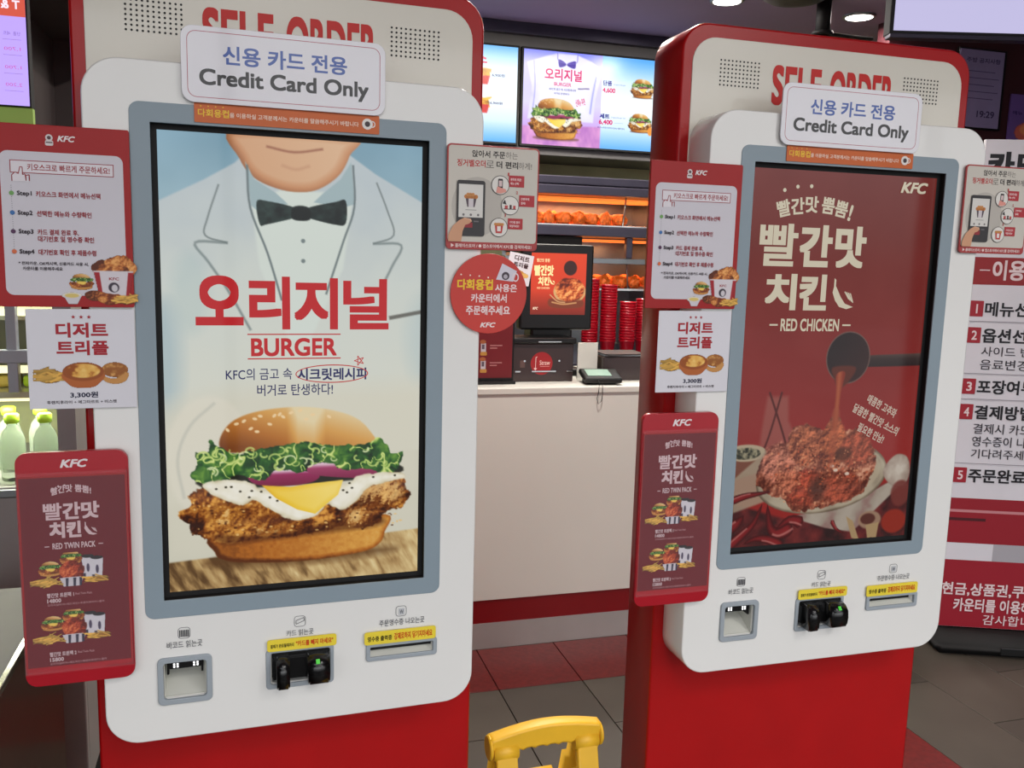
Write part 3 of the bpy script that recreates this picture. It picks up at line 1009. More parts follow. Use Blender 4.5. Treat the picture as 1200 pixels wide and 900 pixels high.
def kiosk(x, y, yaw, which, label):
    root = empty('order_kiosk', (x, y, 0), yaw, label=label, cat='kiosk', group='self-order kiosks')
    Z = ZC
    # red body with rounded shoulders: front rim, then deeper shell
    plate('body', [rr(-.308, .308, -Z + .0, .592, .05, 8, (0, 0, 1, 1))], .08, .195, 'kiosk_red', root, bev=.004, loc=(0, 0, Z))
    plate('header_panel', [rr(-.288, .288, .16, .568, .045, 8)], .0785, .081, 'inset_white', root, bev=.0008, loc=(0, 0, Z))
    # white protruding front with its openings
    sc_o = rr(-.2015, .2015, -.3525, .3525, .001, 2)
    bc = rr(-.204, -.142, -.509, -.451, .003, 3)
    cdh = rr(-.044, .046, -.505, -.455, .003, 3)
    rc = rr(.112, .217, -.478, -.462, .001, 2)
    plate('front_panel', [rr(-.287, .287, -.576, .435, .05, 10), sc_o, bc, cdh, rc], 0, .08, 'kiosk_white', root, bev=.002, loc=(0, 0, Z))
    plate('screen_bezel', [rr(-.227, .227, -.3785, .3785, .014, 6), rr(-.2, .2, -.351, .351, .0008, 2)], -.0015, .0015, 'bezel', root, bev=.0006, loc=(0, 0, Z))
    plate('display_surround', [rr(-.2012, .2012, -.3522, .3522, .0005, 2), rr(-.1998, .1998, -.3508, .3508, .0004, 2)], .0012, .0127, 'matt_black', root, loc=(0, 0, Z))
    # display
    d = box('display', -.2005, .2005, .0125, .03, Z - .3515, Z + .3515, 'matt_black', root)
    ik = Ink(-.192, .343, -.009)
    if which == 0:
        display_left_picture(ik)
    else:
        red_picture(ik)
    ik.build('picture', 'display_left' if which == 0 else 'display_right', d)
    ik = Ink(-.192, .343, -.0094, .00005)
    (lettering_left if which == 0 else lettering_right)(ik)
    ik.build('lettering', 'display_left' if which == 0 else 'display_right', d)
    # header lettering and loudspeaker holes
    ik = Ink(0, 0, 0)
    for w_, x0, x1 in (('SELF', -128, -26), ('ORDER', -7, 131)):
        ik.text(w_, x0, -532, x1, -462, (196, 28, 24), w=0.034)
    ik.build('lettering', 'print', root, (0, .0780, Z))
    for s in (-1, 1):
        ik = Ink(0, 0, 0)
        x0 = -233 if s < 0 else 155
        ik.dots([(x0 + 7.6 * a, -531 + 7.0 * b) for a in range(11) for b in range(7)], 1.75, (10, 10, 10), 8)
        tag(ik.build('speaker_hole', 'print', root, (0, .0781, Z)), kind='stuff')
    # barcode reader
    br = plate('barcode_reader', [rr(-.2125, -.1335, -.518, -.442, .008, 4), rr(-.204, -.142, -.5095, -.4505, .005, 3)], -.004, .004, 'frame_grey', root, bev=.001, loc=(0, 0, Z))
    bm = bmesh.new()
    for b_ in ((-.2035, -.2025, .0045, .068, -.5085, -.4515), (-.1435, -.1425, .0045, .068, -.5085, -.4515), (-.2035, -.1425, .0045, .068, -.5085, -.5075), (-.2035, -.1425, .0045, .068, -.4525, -.4515), (-.2035, -.1425, .068, .069, -.5085, -.4515)):
        bm_box(bm, *b_)
    rv = [bm.verts.new(p) for p in ((-.2025, .006, -.5074), (-.1435, .006, -.5074), (-.1435, .067, -.478), (-.2025, .067, -.478))]
    bm.faces.new(rv)
    link_mesh('recess', bm_mesh(bm, 'recess'), 'recess', br)
    boxes('scanner', [(-.196, -.150, .010, .050, -.4665, -.4545), (-.1995, -.1962, .008, .030, -.474, -.4545), (-.1498, -.1465, .008, .030, -.474, -.4545)], 'black', br, bev=.0006)
    ledm = bmesh.new()
    for xx in (-.189, -.184, -.160, -.155):
        for zz in (-.4585, -.4625):
            bm_box(ledm, xx - .0014, xx + .0014, .0085, .0098, zz - .0013, zz + .0013)
    link_mesh('scanner_lamp', bm_mesh(ledm, 'led'), 'led_white', br)['kind'] = 'stuff'
    # card reader
    cdr = plate('card_reader', [rr(-.053, .053, -.5135, -.4475, .006, 4), rr(-.046, .047, -.506, -.4535, .004, 3)], -.003, .004, 'frame_grey', root, bev=.001, loc=(0, 0, Z))
    box('recess', -.045, .047, .02, .024, -.507, -.453, 'matt_black', cdr)
    boxes('mouth', [(-.044, .046, -.004, .02, -.462, -.453), (-.043, .045, -.009, .02, -.496, -.46)], 'device', cdr, bev=.0015)
    # two rounded prongs reach out of the slot
    for x0, x1, zz in ((-.038, -.018, -.506), (.010, .044, -.503)):
        pr = [(.0, -.455), (-.022, -.458), (-.032, -.468), (-.034, -.482), (-.032, zz + .006), (-.026, zz), (-.004, zz), (.0, zz + .004)]
        bm = bmesh.new()
        A = [bm.verts.new((x0, a, b)) for a, b in pr]
        B = [bm.verts.new((x1, a, b)) for a, b in pr]
        bm.faces.new(A)
        bm.faces.new(B[::-1])
        for i in range(len(pr)):
            bm.faces.new((A[i], B[i], B[(i + 1) % len(pr)], A[(i + 1) % len(pr)]))
        bmesh.ops.bevel(bm, geom=bm.edges[:], offset=.0025, segments=2, affect='EDGES')
        link_mesh('prong', bm_mesh(bm, 'prong', True), 'device', cdr)
    lm = box('lamp', .022, .028, -.0300, -.0290, -.4665, -.4590, 'led_green', cdr)
    lm.rotation_euler = (math.radians(-38), 0, 0)
    # receipt slot
    rs_ = plate('receipt_slot', [rr(.105, .224, -.486, -.4555, .005, 4), rr(.112, .217, -.479, -.4620, .001, 2)], -.004, .004, 'frame_grey', root, bev=.001, loc=(0, 0, Z))
    box('throat', .112, .217, .012, .016, -.479, -.462, 'matt_black', rs_)
    bm = bmesh.new()
    vs = [bm.verts.new(p) for p in ((.112, -.002, -.4795), (.217, -.002, -.4795), (.217, .012, -.4735), (.112, .012, -.4735), (.112, .012, -.4795), (.217, .012, -.4795))]
    bm.faces.new((vs[0], vs[1], vs[2], vs[3]))
    bm.faces.new((vs[0], vs[3], vs[4]))
    bm.faces.new((vs[1], vs[5], vs[2]))
    bm.faces.new((vs[4], vs[5], vs[1], vs[0]))
    link_mesh('lip', bm_mesh(bm, 'lip'), 'recess', rs_)
    # icons and captions
    g = (84, 86, 92)
    ik = Ink(0, 0, 0)
    for cx in (-173, 0, 163):
        ik.frame(cx - 9, 396, cx + 9, 414, .8, g, 5)
    for a in range(6):
        ik.rect(-180 + a * 2.5, 400, -178.4 + a * 2.5, 411, (60, 60, 66))
    ik.line([(-6, 409), (-6, 403), (6, 399), (7, 404), (-6, 409)], .9, g)
    ik.rect(159, 400, 168, 411, (190, 192, 196))
    ik.text('₩', 160.5, 402, 166.5, 409, g)
    ik.text('바코드 읽는곳', -198, 417, -147, 428, g, w=0.004)
    ik.text('카드 읽는곳', -21, 418, 21, 428, g, w=0.004)
    ik.text('주문영수증 나오는곳', 127, 417, 202, 428, g, w=0.004)
    ik.build('lettering', 'print', root, (0, -.0003, Z))
    # stickers
    for x0, x1, z0, z1, t1, t2 in ((-.051, .057, -.4495, -.430, '결제가 완료될때까지', '"카드를 빼지 마세요"'), (.102, .221, -.4565, -.4345, '영수증 출력중', '강제로하지 당기지마세요')):
        st = plate('warning_sticker', [rr(x0, x1, z0, z1, .004, 4)], -.0052, -.0042, 'yellow_sticker', root, loc=(0, 0, Z))
        ik = Ink(0, 0, 0)
        w_ = (x1 - x0) * 1000
        X0, Y0, Y1 = x0 * 1000, -z1 * 1000, -z0 * 1000
        ik.text(t1, X0 + 5, Y0 + 7.5, X0 + w_ * .38, Y1 - 5.5, (40, 36, 10), w=0.03)
        ik.text(t2, X0 + w_ * .41, Y0 + 5, X1 if False else X0 + w_ * .95, Y1 - 5, (196, 60, 20), w=0.03)
        ik.build('lettering', 'print', st, (0, -.0053, 0))
    st = plate('notice_strip', [rr(-.141, .122, .355, .382, .0015, 2)], -.0032, -.0018, 'orange_sticker', root, loc=(0, 0, Z))
    ik = Ink(-.141, .382, 0)
    ik.text('다회용컵', 5, 8, 47, 19, (240, 200, 60), w=0.022)
    ik.text('을 이용하실 고객분께서는 카운터를 말씀해주시기 바랍니다', 48, 11, 232, 18, (244, 222, 205), w=0.015)
    ik.disc(245, 13, 8, (232, 226, 222))
    ik.ell(252, 13, 5, 5, 1.5, (232, 226, 222))
    ik.disc(245, 13, 4, (70, 60, 66))
    ik.dots([(9 + 10 * a, 4.5) for a in range(4)], 1, (240, 200, 60), 6)
    ik.build('lettering', 'print', st, (0, -.0033, 0))
    return root


def board(name, root, u0, v1, w, h, d, m, label, cat, group=None, r=0.003, yoff=-.004, tilt=0.0):
    """a thin board fixed in front of a kiosk: returns its root (top-left origin)"""
    e = bpy.data.objects.new(name, None)
    COL.objects.link(e)
    e.empty_display_size = .05
    yaw = root.rotation_euler.z
    P = Vector((u0, yoff, ZC + v1))
    P.rotate(Matrix.Rotation(yaw, 3, 'Z'))
    e.location = root.location + P
    e.rotation_euler = (0, tilt, yaw)
    tag(e, label=label, cat=cat, group=group)
    plate('sheet', [rr(0, w, -h, 0, r, 5)], -d, 0, m, e, bev=min(.0006, d * .3))
    return e


def guide_poster(root, du, dv, label):
    e = board('instruction_poster', root, -.398 + du, .337 + dv, .171, .245, .0025, 'poster_red', label, 'poster', 'ordering instruction posters')
    ik = Ink(0, 0, -.0026, .00006)
    ik.rect(10, 36, 162, 229, (206, 202, 210), 10)
    ik.rect(66, 20, 76, 27, (214, 205, 205), 2)
    ik.disc(71, 16.5, 4.5, (214, 205, 205))
    ik.disc(71, 16.5, 2.4, (84, 60, 64))
    ik.rect(67, 22, 75, 23.5, (84, 60, 64))
    ik.logo(81, 13, 103, 21, (230, 222, 222))
    W = (222, 216, 222)
    dr, dk = (150, 26, 40), (46, 34, 44)
    ik.rect(22, 48, 150, 65, W)
    ik.frame(22, 48, 150, 65, 1.0, dr)
    ik.text('키오스크로 빠르게 주문하세요!', 43, 52, 145, 61.5, dr, w=0.02)
    ik.poly([(24, 76), (24, 68), (28, 64), (31, 66), (34, 57), (37, 57), (37, 66), (43, 67), (44, 76)], W)
    ik.line([(24, 76), (24, 68), (28, 64), (32, 66), (34, 57), (37, 57), (37, 67), (40, 66), (41, 75), (41, 68), (45, 67), (45, 75)], 1.1, dr)
    ik.dots([(22.5, 82 + 3 * a) for a in range(29)], .5, (90, 90, 100), 6)
    rows = ((92, (110, 160, 90), 'Step1', ('키오스크 화면에서 메뉴선택',), 132), (118, (60, 110, 170), 'Step2', ('선택한 메뉴와 수량확인',), 120),
            (143, (84, 50, 84), 'Step3', ('카드 결제 완료 후,', '대기번호 및 영수증 확인'), 122), (170, (214, 110, 70), 'Step4', ('대기번호 확인 후 제품수령',), 124))
    for y, cc, s_, ls, xe in rows:
        ik.disc(22.5, y, 3, cc)
        ik.text(s_, 29, y - 3.4, 47, y + 4.4, dk, w=0.03)
        for q, l in enumerate(ls):
            ik.text(l, 52, y - 4 + q * 9, xe if len(ls) == 1 or q else 103, y + 4 + q * 9, dr, w=0.022)
    ik.text('* 전자카운, OK캐시백, 신용카드 사용 시,', 27, 183, 114, 188, dk, w=0.02)
    ik.text('  카운터를 이용해주세요', 32, 190, 81, 195, dk, w=0.02)
    ik.build('lettering', 'print', e)
    ik = Ink(0, 0, -.0034, .00006)
    c = Cv(100, 76, .8, None)
    c.view(-76, -168, 1)
    lump(c, 132, 190, 15, 11, 1)
    lump(c, 152, 184, 18, 12, 2)
    lump(c, 168, 190, 8, 10, 6)
    lump(c, 145, 192, 22, 8, 3)
    c.fill([(119, 194), (171, 194), (164, 232), (126, 232)], (212, 204, 210), 1, smooth=False)
    for P in ([(120, 196), (127, 196), (131, 232), (126, 232)], [(164, 196), (171, 196), (165, 232), (160, 232)]):
        c.fill(P, (160, 30, 40), 1, smooth=False)
    c.ell(145, 217, 7, 7, (58, 48, 60), 1)
    c.ell(146, 218, 4, 5, (206, 200, 206), 1)
    mini_burger(c, 104, 210, 32)
    lump(c, 122, 229, 15, 8, 5)
    lump(c, 140, 233, 16, 8, 7, ((110, 44, 14), (190, 110, 48), (232, 170, 98)))
    fries(c, 160, 233, 32, 15, 20, 2)
    c.ell(91, 229, 13, 5, (222, 216, 206), 1)
    c.fill([(80, 229), (104, 229), (98, 241), (86, 241)], (206, 200, 206), 1, smooth=False)
    c.ell(91, 229, 9, 3, (214, 190, 110), 1)
    c.into(ik, 76, 168)
    ik.text('KFC', 139, 203, 152, 207, (150, 30, 40), w=0.03)
    ik.build('food_picture', 'print', e)
    return e


def dessert_card(root, du, dv, label):
    e = board('dessert_card', root, -.367 + du, .089 + dv, .139, .141, .0012, 'white_sheet', label, 'poster', 'dessert price cards', r=.001)
    dr = (164, 28, 42)
    ik = Ink(0, 0, -.0013, .00006)
    for x in (60, 70, 80):
        ik.star(x, 11, 3.2, dr)
    ik.text('디저트', 37, 19, 104, 40, dr, w=0.04)
    ik.text('트리플', 37, 44, 104, 65, dr, w=0.038)
    ik.text('3,300원', 52, 117, 88, 126, (28, 30, 60), w=0.03)
    ik.text('후렌치후라이 + 에그타르트 + 비스켓', 22, 129, 112, 134, (60, 50, 60), w=0.02)
    ik.build('lettering', 'print', e)
    ik = Ink(0, 0, -.0018, .00006)
    c = Cv(124, 42, .8, None)
    c.view(-6, -71, 1)
    fries(c, 27, 92, 38, 24, 30, 7)
    c.ell(111, 86, 18, 11, crust((150, 90, 40), (206, 152, 84), (232, 190, 124), 8, 3), 1.2)
    c.fill([(93, 88), (100, 96), (112, 98), (129, 90), (126, 102), (112, 107), (96, 102)], (196, 140, 78), 1)
    c.fill([(44, 90), (96, 90), (88, 108), (70, 112), (52, 108)], (176, 96, 46), 1.2)
    c.ell(70, 88, 27, 13.5, (150, 78, 34), 1.4)
    c.ell(70, 87, 22, 10, lambda X, Y, d: ramp(fbm(X, Y, 9, 3, 2), [(.3, (150, 78, 26)), (.5, (222, 164, 76)), (.8, (236, 196, 112))]), 1.4)
    c.into(ik, 6, 71)
    ik.build('food_picture', 'print', e)
    return e


def leaflet_holder(root, du, dv, label):
    e = board('leaflet_holder', root, -.388 + du, -.112 + dv, .146, .347, .011, 'holder_red', label, 'sign', 'red leaflet holders', r=.016, yoff=-.004)
    # sheet behind a clear pocket
    box('insert', .002, .1435, -.0125, -.0112, -.318, -.034, 'poster_red', e)
    T = (206, 178, 182)
    ik = Ink(0, 0, -.0112, .00006)
    ik.logo(57, 11, 93, 23, (226, 214, 216))
    ik.build('logo', 'print', e)
    ik = Ink(0, 0, -.0126, .00006)
    ik.rect(4, 36, 141, 317, (104, 18, 30))
    ik.dots([(46, 52), (54, 49), (62, 48)], 1.4, T)
    ik.text('빨간맛 뿜뿜!', 44, 52, 96, 63, T, w=0.03, bend=5)
    for ch, x0, x1 in (('빨', 33, 57), ('간', 58, 81), ('맛', 82, 106)):
        ik.text(ch, x0, 73, x1, 98, T, w=0.024 if ch == '빨' else .04)
    for ch, x0, x1 in (('치', 40, 60), ('킨', 62, 81)):
        ik.text(ch, x0, 101, x1, 125, T, w=0.05)
    pepper(ik, 86, 103, .36, T)
    ik.text('RED TWIN PACK', 43, 132, 99, 141, T, w=0.025)
    ik.rect(33, 136, 39, 137.2, T)
    ik.rect(103, 136, 109, 137.2, T)
    for y, s_ in ((206, '1'), (295, '2')):
        ik.text('빨간맛 트윈팩 ' + s_, 33, y, 68, y + 7, T, w=0.03)
        ik.text('Red Twin Pack', 70, y + 1.5, 92, y + 5, (180, 130, 136), w=0.01)
        ik.text('14800' if s_ == '1' else '15800', 33, y + 8.5, 51, y + 14.5, T, w=0.03)
        ik.text('오리지널버거+레드치킨+후렌치후라이+콜라', 33, y + 16, 108, y + 19.5, (180, 130, 136), w=0.01)
    ik.build('lettering', 'print', e)
    ik = Ink(0, 0, -.0133, .00006)
    for y, kd in ((148, 0), (234, 1)):
        c = Cv(108, 60, .8, None)
        c.view(-2, -1, 1)
        combo(c, 0, 0, kd)
        c.into(ik, 12, y - 1)
    ik.build('food_picture', 'print', e)
    plate('clear_pocket', [rr(.001, .1445, -.325, -.028, .002, 2)], -.0165, -.0155, 'pocket', e)
    boxes('pocket_edge', [(.0005, .0025, -.0165, -.011, -.325, -.028), (.143, .145, -.0165, -.011, -.325, -.028), (.0005, .145, -.0165, -.011, -.3265, -.3245)], 'pocket', e)
    return e


def app_sign(root, u0, v1, label):
    e = board('app_ordering_sign', root, u0, v1, .152, .162, .003, 'sign_edge', label, 'sign', 'app ordering signs', r=.007, yoff=-.004)
    bk, rd = (52, 46, 44), (184, 44, 44)
    ik = Ink(0, 0, -.0031, .00006)
    ik.rect(2.5, 2.5, 149.5, 150, (203, 197, 187), 5)
    ik.disc(50, 95, 42, (184, 178, 170), 46)
    ik.text('앉아서 주문', 40, 8, 94, 19, bk, w=0.025)
    ik.text('하는', 95, 8, 115, 19, (110, 104, 100))
    ik.text('징거벨오더', 16, 23, 62, 34, rd, w=0.025)
    ik.text('로', 63, 23, 76, 34, (110, 104, 100))
    ik.text('더 편리', 80, 23, 116, 34, bk, w=0.03)
    ik.text('하게!', 117, 23, 139, 34, (110, 104, 100))
    ik.text('▶ 플레이스토어 / ● 앱스토어에서 KFC를 검색하세요!', 8, 153, 142, 159, (236, 214, 210), w=0.02)
    ik.text('카페매장에서', 103, 48, 121, 52, (240, 220, 218))
    ik.rect(101, 44, 127, 62, (176, 50, 58))
    ik.text('편하게 주문!', 104, 48, 122, 52.5, (240, 220, 218), w=.02)
    ik.text('메뉴 선택!', 104, 54.5, 118, 58.5, (240, 220, 218), w=.02)
    ik.rect(119, 74, 145, 92, (176, 50, 58))
    ik.text('간편하게', 122, 78, 136, 82, (240, 220, 218), w=.02)
    ik.text('결제!', 122, 84.5, 130, 88.5, (240, 220, 218), w=.02)
    ik.rect(101, 111, 126, 128, (176, 50, 58))
    ik.text('기다림 없이', 104, 115, 121, 119, (240, 220, 218), w=.02)
    ik.text('픽업하세요!', 104, 121, 120, 125, (240, 220, 218), w=.02)
    for n_, x, y in (('1', 99, 40), ('2', 114, 68), ('3', 95, 104)):
        ik.text(n_, x, y, x + 2.5, y + 5, rd, w=.02)
    ik.build('lettering', 'print', e)
    ik = Ink(0, 0, -.0042, .00006)
    for x, y in ((87, 60), (104, 91), (86, 126)):
        ik.disc(x, y, 15, (70, 64, 62))
        ik.disc(x, y, 14, (224, 220, 214))
    # hand with phone, shop, paper bucket
    ik.rect(83, 50, 91, 66, (52, 48, 52), 1.5)
    ik.rect(84.3, 53, 89.7, 62, (214, 190, 190))
    ik.poly([(80, 72), (82, 62), (88, 64), (96, 66), (97, 70), (88, 73)], (222, 150, 138))
    ik.poly([(91, 88), (95, 82), (98, 90)], (60, 56, 58))
    ik.rect(93, 96, 114, 97.2, (84, 60, 60))
    ik.rect(95, 91, 100, 96, (190, 80, 80))
    ik.rect(103, 90, 106.5, 96, (70, 50, 52))
    ik.rect(109, 91, 113, 96, (190, 80, 80))
    ik.poly([(79, 122), (93, 122), (91, 135), (81, 135)], (190, 66, 66))
    ik.rect(83, 124, 89, 132, (230, 220, 216))
    ik.dots([(80 + 3 * a, 121) for a in range(5)], 2.4, (206, 140, 80), 8)
    # big phone held by a hand
    ik.rect(16, 55, 62, 141, (58, 56, 58), 4)
    ik.rect(19, 61, 58.5, 112, (216, 213, 208))
    ik.poly([(30, 82), (48, 82), (45, 96), (33, 96)], (88, 74, 84))
    ik.rect(35, 83, 43, 96, (208, 200, 204))
    ik.dots([(31 + 4 * a, 80) for a in range(5)], 3.4, (192, 122, 66), 9)
    ik.dots([(34 + 4 * a, 77) for a in range(3)], 3, (206, 142, 84), 9)
    ik.rect(30, 100, 48, 101, (150, 146, 144))
    ik.dots([(27, 108), (39, 108), (51, 108)], 2, (120, 116, 116), 8)
    ik.rect(29, 120, 42, 128, (146, 48, 56), 1)
    ik.rect(44, 117, 52, 119, (110, 106, 108))
    ik.poly([(3, 140), (10, 126), (20, 117), (28, 113), (39, 114), (41, 118), (36, 122), (30, 124), (26, 134), (24, 150), (3, 150)], (206, 154, 122))
    ik.line([(28, 113), (38, 115), (40, 118)], 1, (226, 186, 160))
    ik.build('picture', 'print', e)
    return e


def card_sign(root, du, label):
    e = board('card_only_sign', root, -.157 + du, .4855, .287, .104, .003, 'acrylic_white', label, 'sign', 'credit card signs', r=.016, yoff=-.005)
    ik = Ink(0, 0, -.0031, .00006)
    ik.frame(8, 7, 279, 97, .9, (176, 70, 90), 12)
    ik.text('신용 카드 전용', 56, 24, 230, 50, (66, 94, 170), w=0.026)
    ik.text('Credit Card Only', 24, 57, 262, 86, (26, 22, 24), w=0.028)
    ik.build('lettering', 'print_gloss', e)
    return e


k1 = kiosk(.069, 1.381, .03485, 0, 'white and red self-order kiosk whose display shows a tall burger')
k2 = kiosk(1.036, 1.385, .00295, 1, 'white and red self-order kiosk whose display shows a plate of red chicken')
guide_poster(k1, 0, 0, 'red four-step instruction poster on left edge of the burger kiosk')
guide_poster(k2, .001, .006, 'red four-step instruction poster on left edge of the red chicken kiosk')
dessert_card(k1, 0, 0, 'white square dessert price card hanging on the burger kiosk')
dessert_card(k2, -.002, .005, 'white square dessert price card hanging on the red chicken kiosk')
leaflet_holder(k1, 0, 0, 'red leaflet holder with clear pocket, low on the burger kiosk')
leaflet_holder(k2, -.006, .030, 'red leaflet holder with clear pocket, low on the red chicken kiosk')
app_sign(k1, .227, .3495, 'square phone-app ordering sign on right edge of the burger kiosk')
app_sign(k2, .239, .370, 'square phone-app ordering sign on right edge of the red chicken kiosk')
card_sign(k1, 0, 'white rounded credit-card-only sign above the burger display')
card_sign(k2, -.002, 'white rounded credit-card-only sign above the red chicken display')

# round notice under the app sign
yaw = k1.rotation_euler.z
e = empty('round_notice', k1.location + Vector((.300 * math.cos(yaw), .300 * math.sin(yaw) - .0, ZC + .118)) + Vector((.0, -.0045, 0)), yaw,
          label='round coral red notice about reusable cups on edge of burger kiosk', cat='sign')
plate('disc', [circ(0, 0, .064, 56)], -.0022, 0, 'sign_red', e, bev=.0005)
ik = Ink(-.064, .064, -.0023, .00006)
ik.dots([(17, 34), (32, 35), (47, 36), (62, 38)], 1.3, (244, 226, 214))
ik.text('다회용컵', 11, 41, 70, 58, (238, 196, 52), w=0.034)
ik.text('사용은', 74, 48, 111, 61, (238, 220, 220), w=0.026)
ik.text('카운터에서', 34, 64, 94, 78, (238, 220, 220), w=0.026)
ik.text('주문해주세요', 26, 83, 100, 98, (238, 220, 220), w=0.026)
ik.logo(50, 110, 76, 118, (240, 224, 222))
ik.poly([(85, 15), (110, 27), (104, 44), (75, 41)], (214, 208, 220))
ik.disc(91, 35, 6.5, (72, 60, 70))
ik.disc(91, 36, 3.5, (180, 172, 182))
ik.ell(108, 37, 5.5, 7, 2, (232, 214, 218))
ik.build('lettering', 'print', e)

# ------------------------------------------------------------------ counter
ct = empty('counter', (0.2, 3.125, 0), label='pale service counter with dark red band and steel kick plate', cat='counter')
box('front_panel', 0, 2.45, 0, .03, .196, .99, 'counter', ct, bev=.001)
box('worktop', -.005, 2.455, -.006, .62, .99, 1.016, 'counter', ct, bev=.004)
box('red_band', 0, 2.45, .004, .03, .103, .196, 'counter_band', ct)
box('kick_plate', 0, 2.45, .002, .03, 0, .103, 'kick', ct)
boxes('carcass', [(.0, .02, .03, .6, 0, .99), (2.43, 2.45, .03, .6, 0, .99), (0.02, 2.43, .58, .6, 0, .99)], 'wall_dark', ct)

# menu leaflet stand on the counter
e = empty('menu_stand', (.80, 3.24, 1.016), label='dark red menu stand on the counter beside the straw dispenser', cat='stand')
fr = box('frame', 0, .168, 0, .012, 0, .27, 'black', e, bev=.002)
ik = Ink(0, .27, -.0002, .00006)
ik.rect(5, 5, 160, 248, (104, 26, 32), 2)
ik.text('메뉴', 40, 14, 100, 34, (206, 170, 160), w=.03)
for y in (104, 170):
    ik.rect(72, y + 18, 120, y + 22, (168, 112, 112))
    ik.rect(72, y + 28, 100, y + 32, (168, 112, 112))
    ik.rect(36, y + 12, 56, y + 44, (176, 170, 178), 1)
    ik.rect(40, y + 16, 50, y + 34, (84, 72, 84))
    ik.rect(34, y + 44, 60, y + 58, (176, 128, 60), 4)
    ik.disc(44, y + 6, 12, (150, 86, 50), 8)
ik.build('leaflet', 'print', e)
box('foot', 0, .168, -.03, .05, 0, .012, 'black', e, bev=.002)

# point-of-sale monitor
e = empty('till_monitor', (1.18, 3.42, 1.016), label='black till monitor showing a red chicken advert on the counter', cat='monitor')
m_ = box('housing', -.155, .152, -.05, 0, .195, .535, 'black', e, bev=.008)
box('stand', -.09, .09, .0, .1, .02, .21, 'black', e, bev=.01)
box('stand_base', -.14, .14, -.01, .16, 0, .03, 'black', e, bev=.008)


def pos_art(c):
    c.ell(222, 184 * 1.0, 84, 60, (206, 160, 104), 4)
    c.ell(222, 176, 76, 60, crust((90, 24, 10), (196, 84, 36), (244, 168, 96), 14, 3), 5, wob=(6, 16, 3))
    c.ell(222, 70, 34, 36, (54, 22, 20), 3)
    c.fill([(120, 220), (210, 232), (290, 225), (280, 262), (130, 262)], (120, 52, 30), 8)
    c.line([(130, 236), (190, 246), (260, 238)], 7, (196, 140, 90), 3)
    c.line([(120, 200), (160, 232), (200, 238)], 5, (206, 160, 110), 3)


ik = Ink(-.112, .500, -.0505, .0001)
c = Cv(232, 244, 2.2, lambda X, Y: ramp(Y / 244, [(0, (214, 62, 28)), (.6, (206, 58, 30)), (1, (120, 32, 20))]))
c.view(-18, 0, .82)
pos_art(c)
c.view(0, 0, 1)
c.into(ik, 0, 0)
o = ik.build('picture', 'board', e)
ik = Ink(-.112, .500, -.0508, .0001)
ik.text('빨간맛 뿜뿜', 22, 22, 76, 36, (250, 206, 150), w=.03)
ik.text('빨간맛', 12, 48, 94, 90, (255, 226, 160), w=.05)
ik.text('치킨', 30, 94, 76, 128, (255, 226, 160), w=.05)
pepper(ik, 78, 96, .5, (255, 226, 160))
ik.text('RED CHICKEN', 26, 134, 78, 142, (250, 206, 150), w=.02)
ik.logo(10, 214, 32, 224, (250, 220, 190))
ik.build('lettering', 'board', e)
# little white card taped to the monitor's corner
e2 = empty('taped_card', (.955, 3.355, 1.400), 0, label='small tilted white dessert card taped beside the till monitor', cat='card')
e2.rotation_euler = (0, math.radians(10), 0)
plate('card', [rr(0, .1, 0, .12, .001, 1)], 0, .0015, 'white_sheet', e2)
ik = Ink(0, .12, -.0002, .00006)
ik.text('디저트', 22, 8, 84, 30, (60, 30, 36), w=.04)
ik.text('트리플', 22, 34, 84, 54, (60, 30, 36), w=.04)
c = Cv(70, 40, 2, None)
c.ell(28, 18, 22, 14, (206, 140, 60), 2)
c.ell(52, 22, 16, 10, (220, 176, 100), 2)
c.into(ik, 25, 60)
ik.build('print', 'print', e2)

# straw dispenser
e = empty('straw_dispenser', (1.09, 3.27, 1.016), label='dark brown straw dispenser box with a round red label', cat='dispenser')
b_ = box('body', -.132, .132, 0, .13, 0, .15, 'box_brown', e, bev=.004)
box('lid', -.14, .14, -.012, .135, .15, .172, 'black', e, bev=.006)
box('lid_trim', -.02, .075, -.0145, -.0118, .156, .160, 'chrome', e, bev=.0005)
ik = Ink(0, 0, -.0005, .00006)
ik.disc(0, -72, 50 * .9, (150, 34, 38))
ik.text('Straw', -8, -84, 34, -66, (226, 190, 184), w=.01)
ik.rect(-6, -61, 32, -59, (206, 150, 146))
ik.line([(-18, -98), (-24, -96), (-25, -50)], 2.6, (226, 200, 196))
ik.poly([(-32, -54), (-18, -54), (-25, -44)], (226, 200, 196))
ik.rect(-88, -84, -68, -56, (92, 70, 66), 2)
ik.build('label', 'print', e)
for x0, x1 in ((-.108, -.086), (-.04, .06), (.104, .128)):
    box('slot_trim', x0, x1, -.003, .001, .038, .044, 'chrome', e, bev=.0006)
for x in (-.07, .072):
    cyl('rivet', .004, .004, 'chrome', e, (x, -.001, .082), (math.radians(90), 0, 0), 12)
# small white card standing behind the card terminal
tag(box('blank_card', 1.255, 1.34, 3.31, 3.318, 1.016, 1.165, 'recess', None, bev=.001), label='blank white upright card behind the signature pad', cat='card')
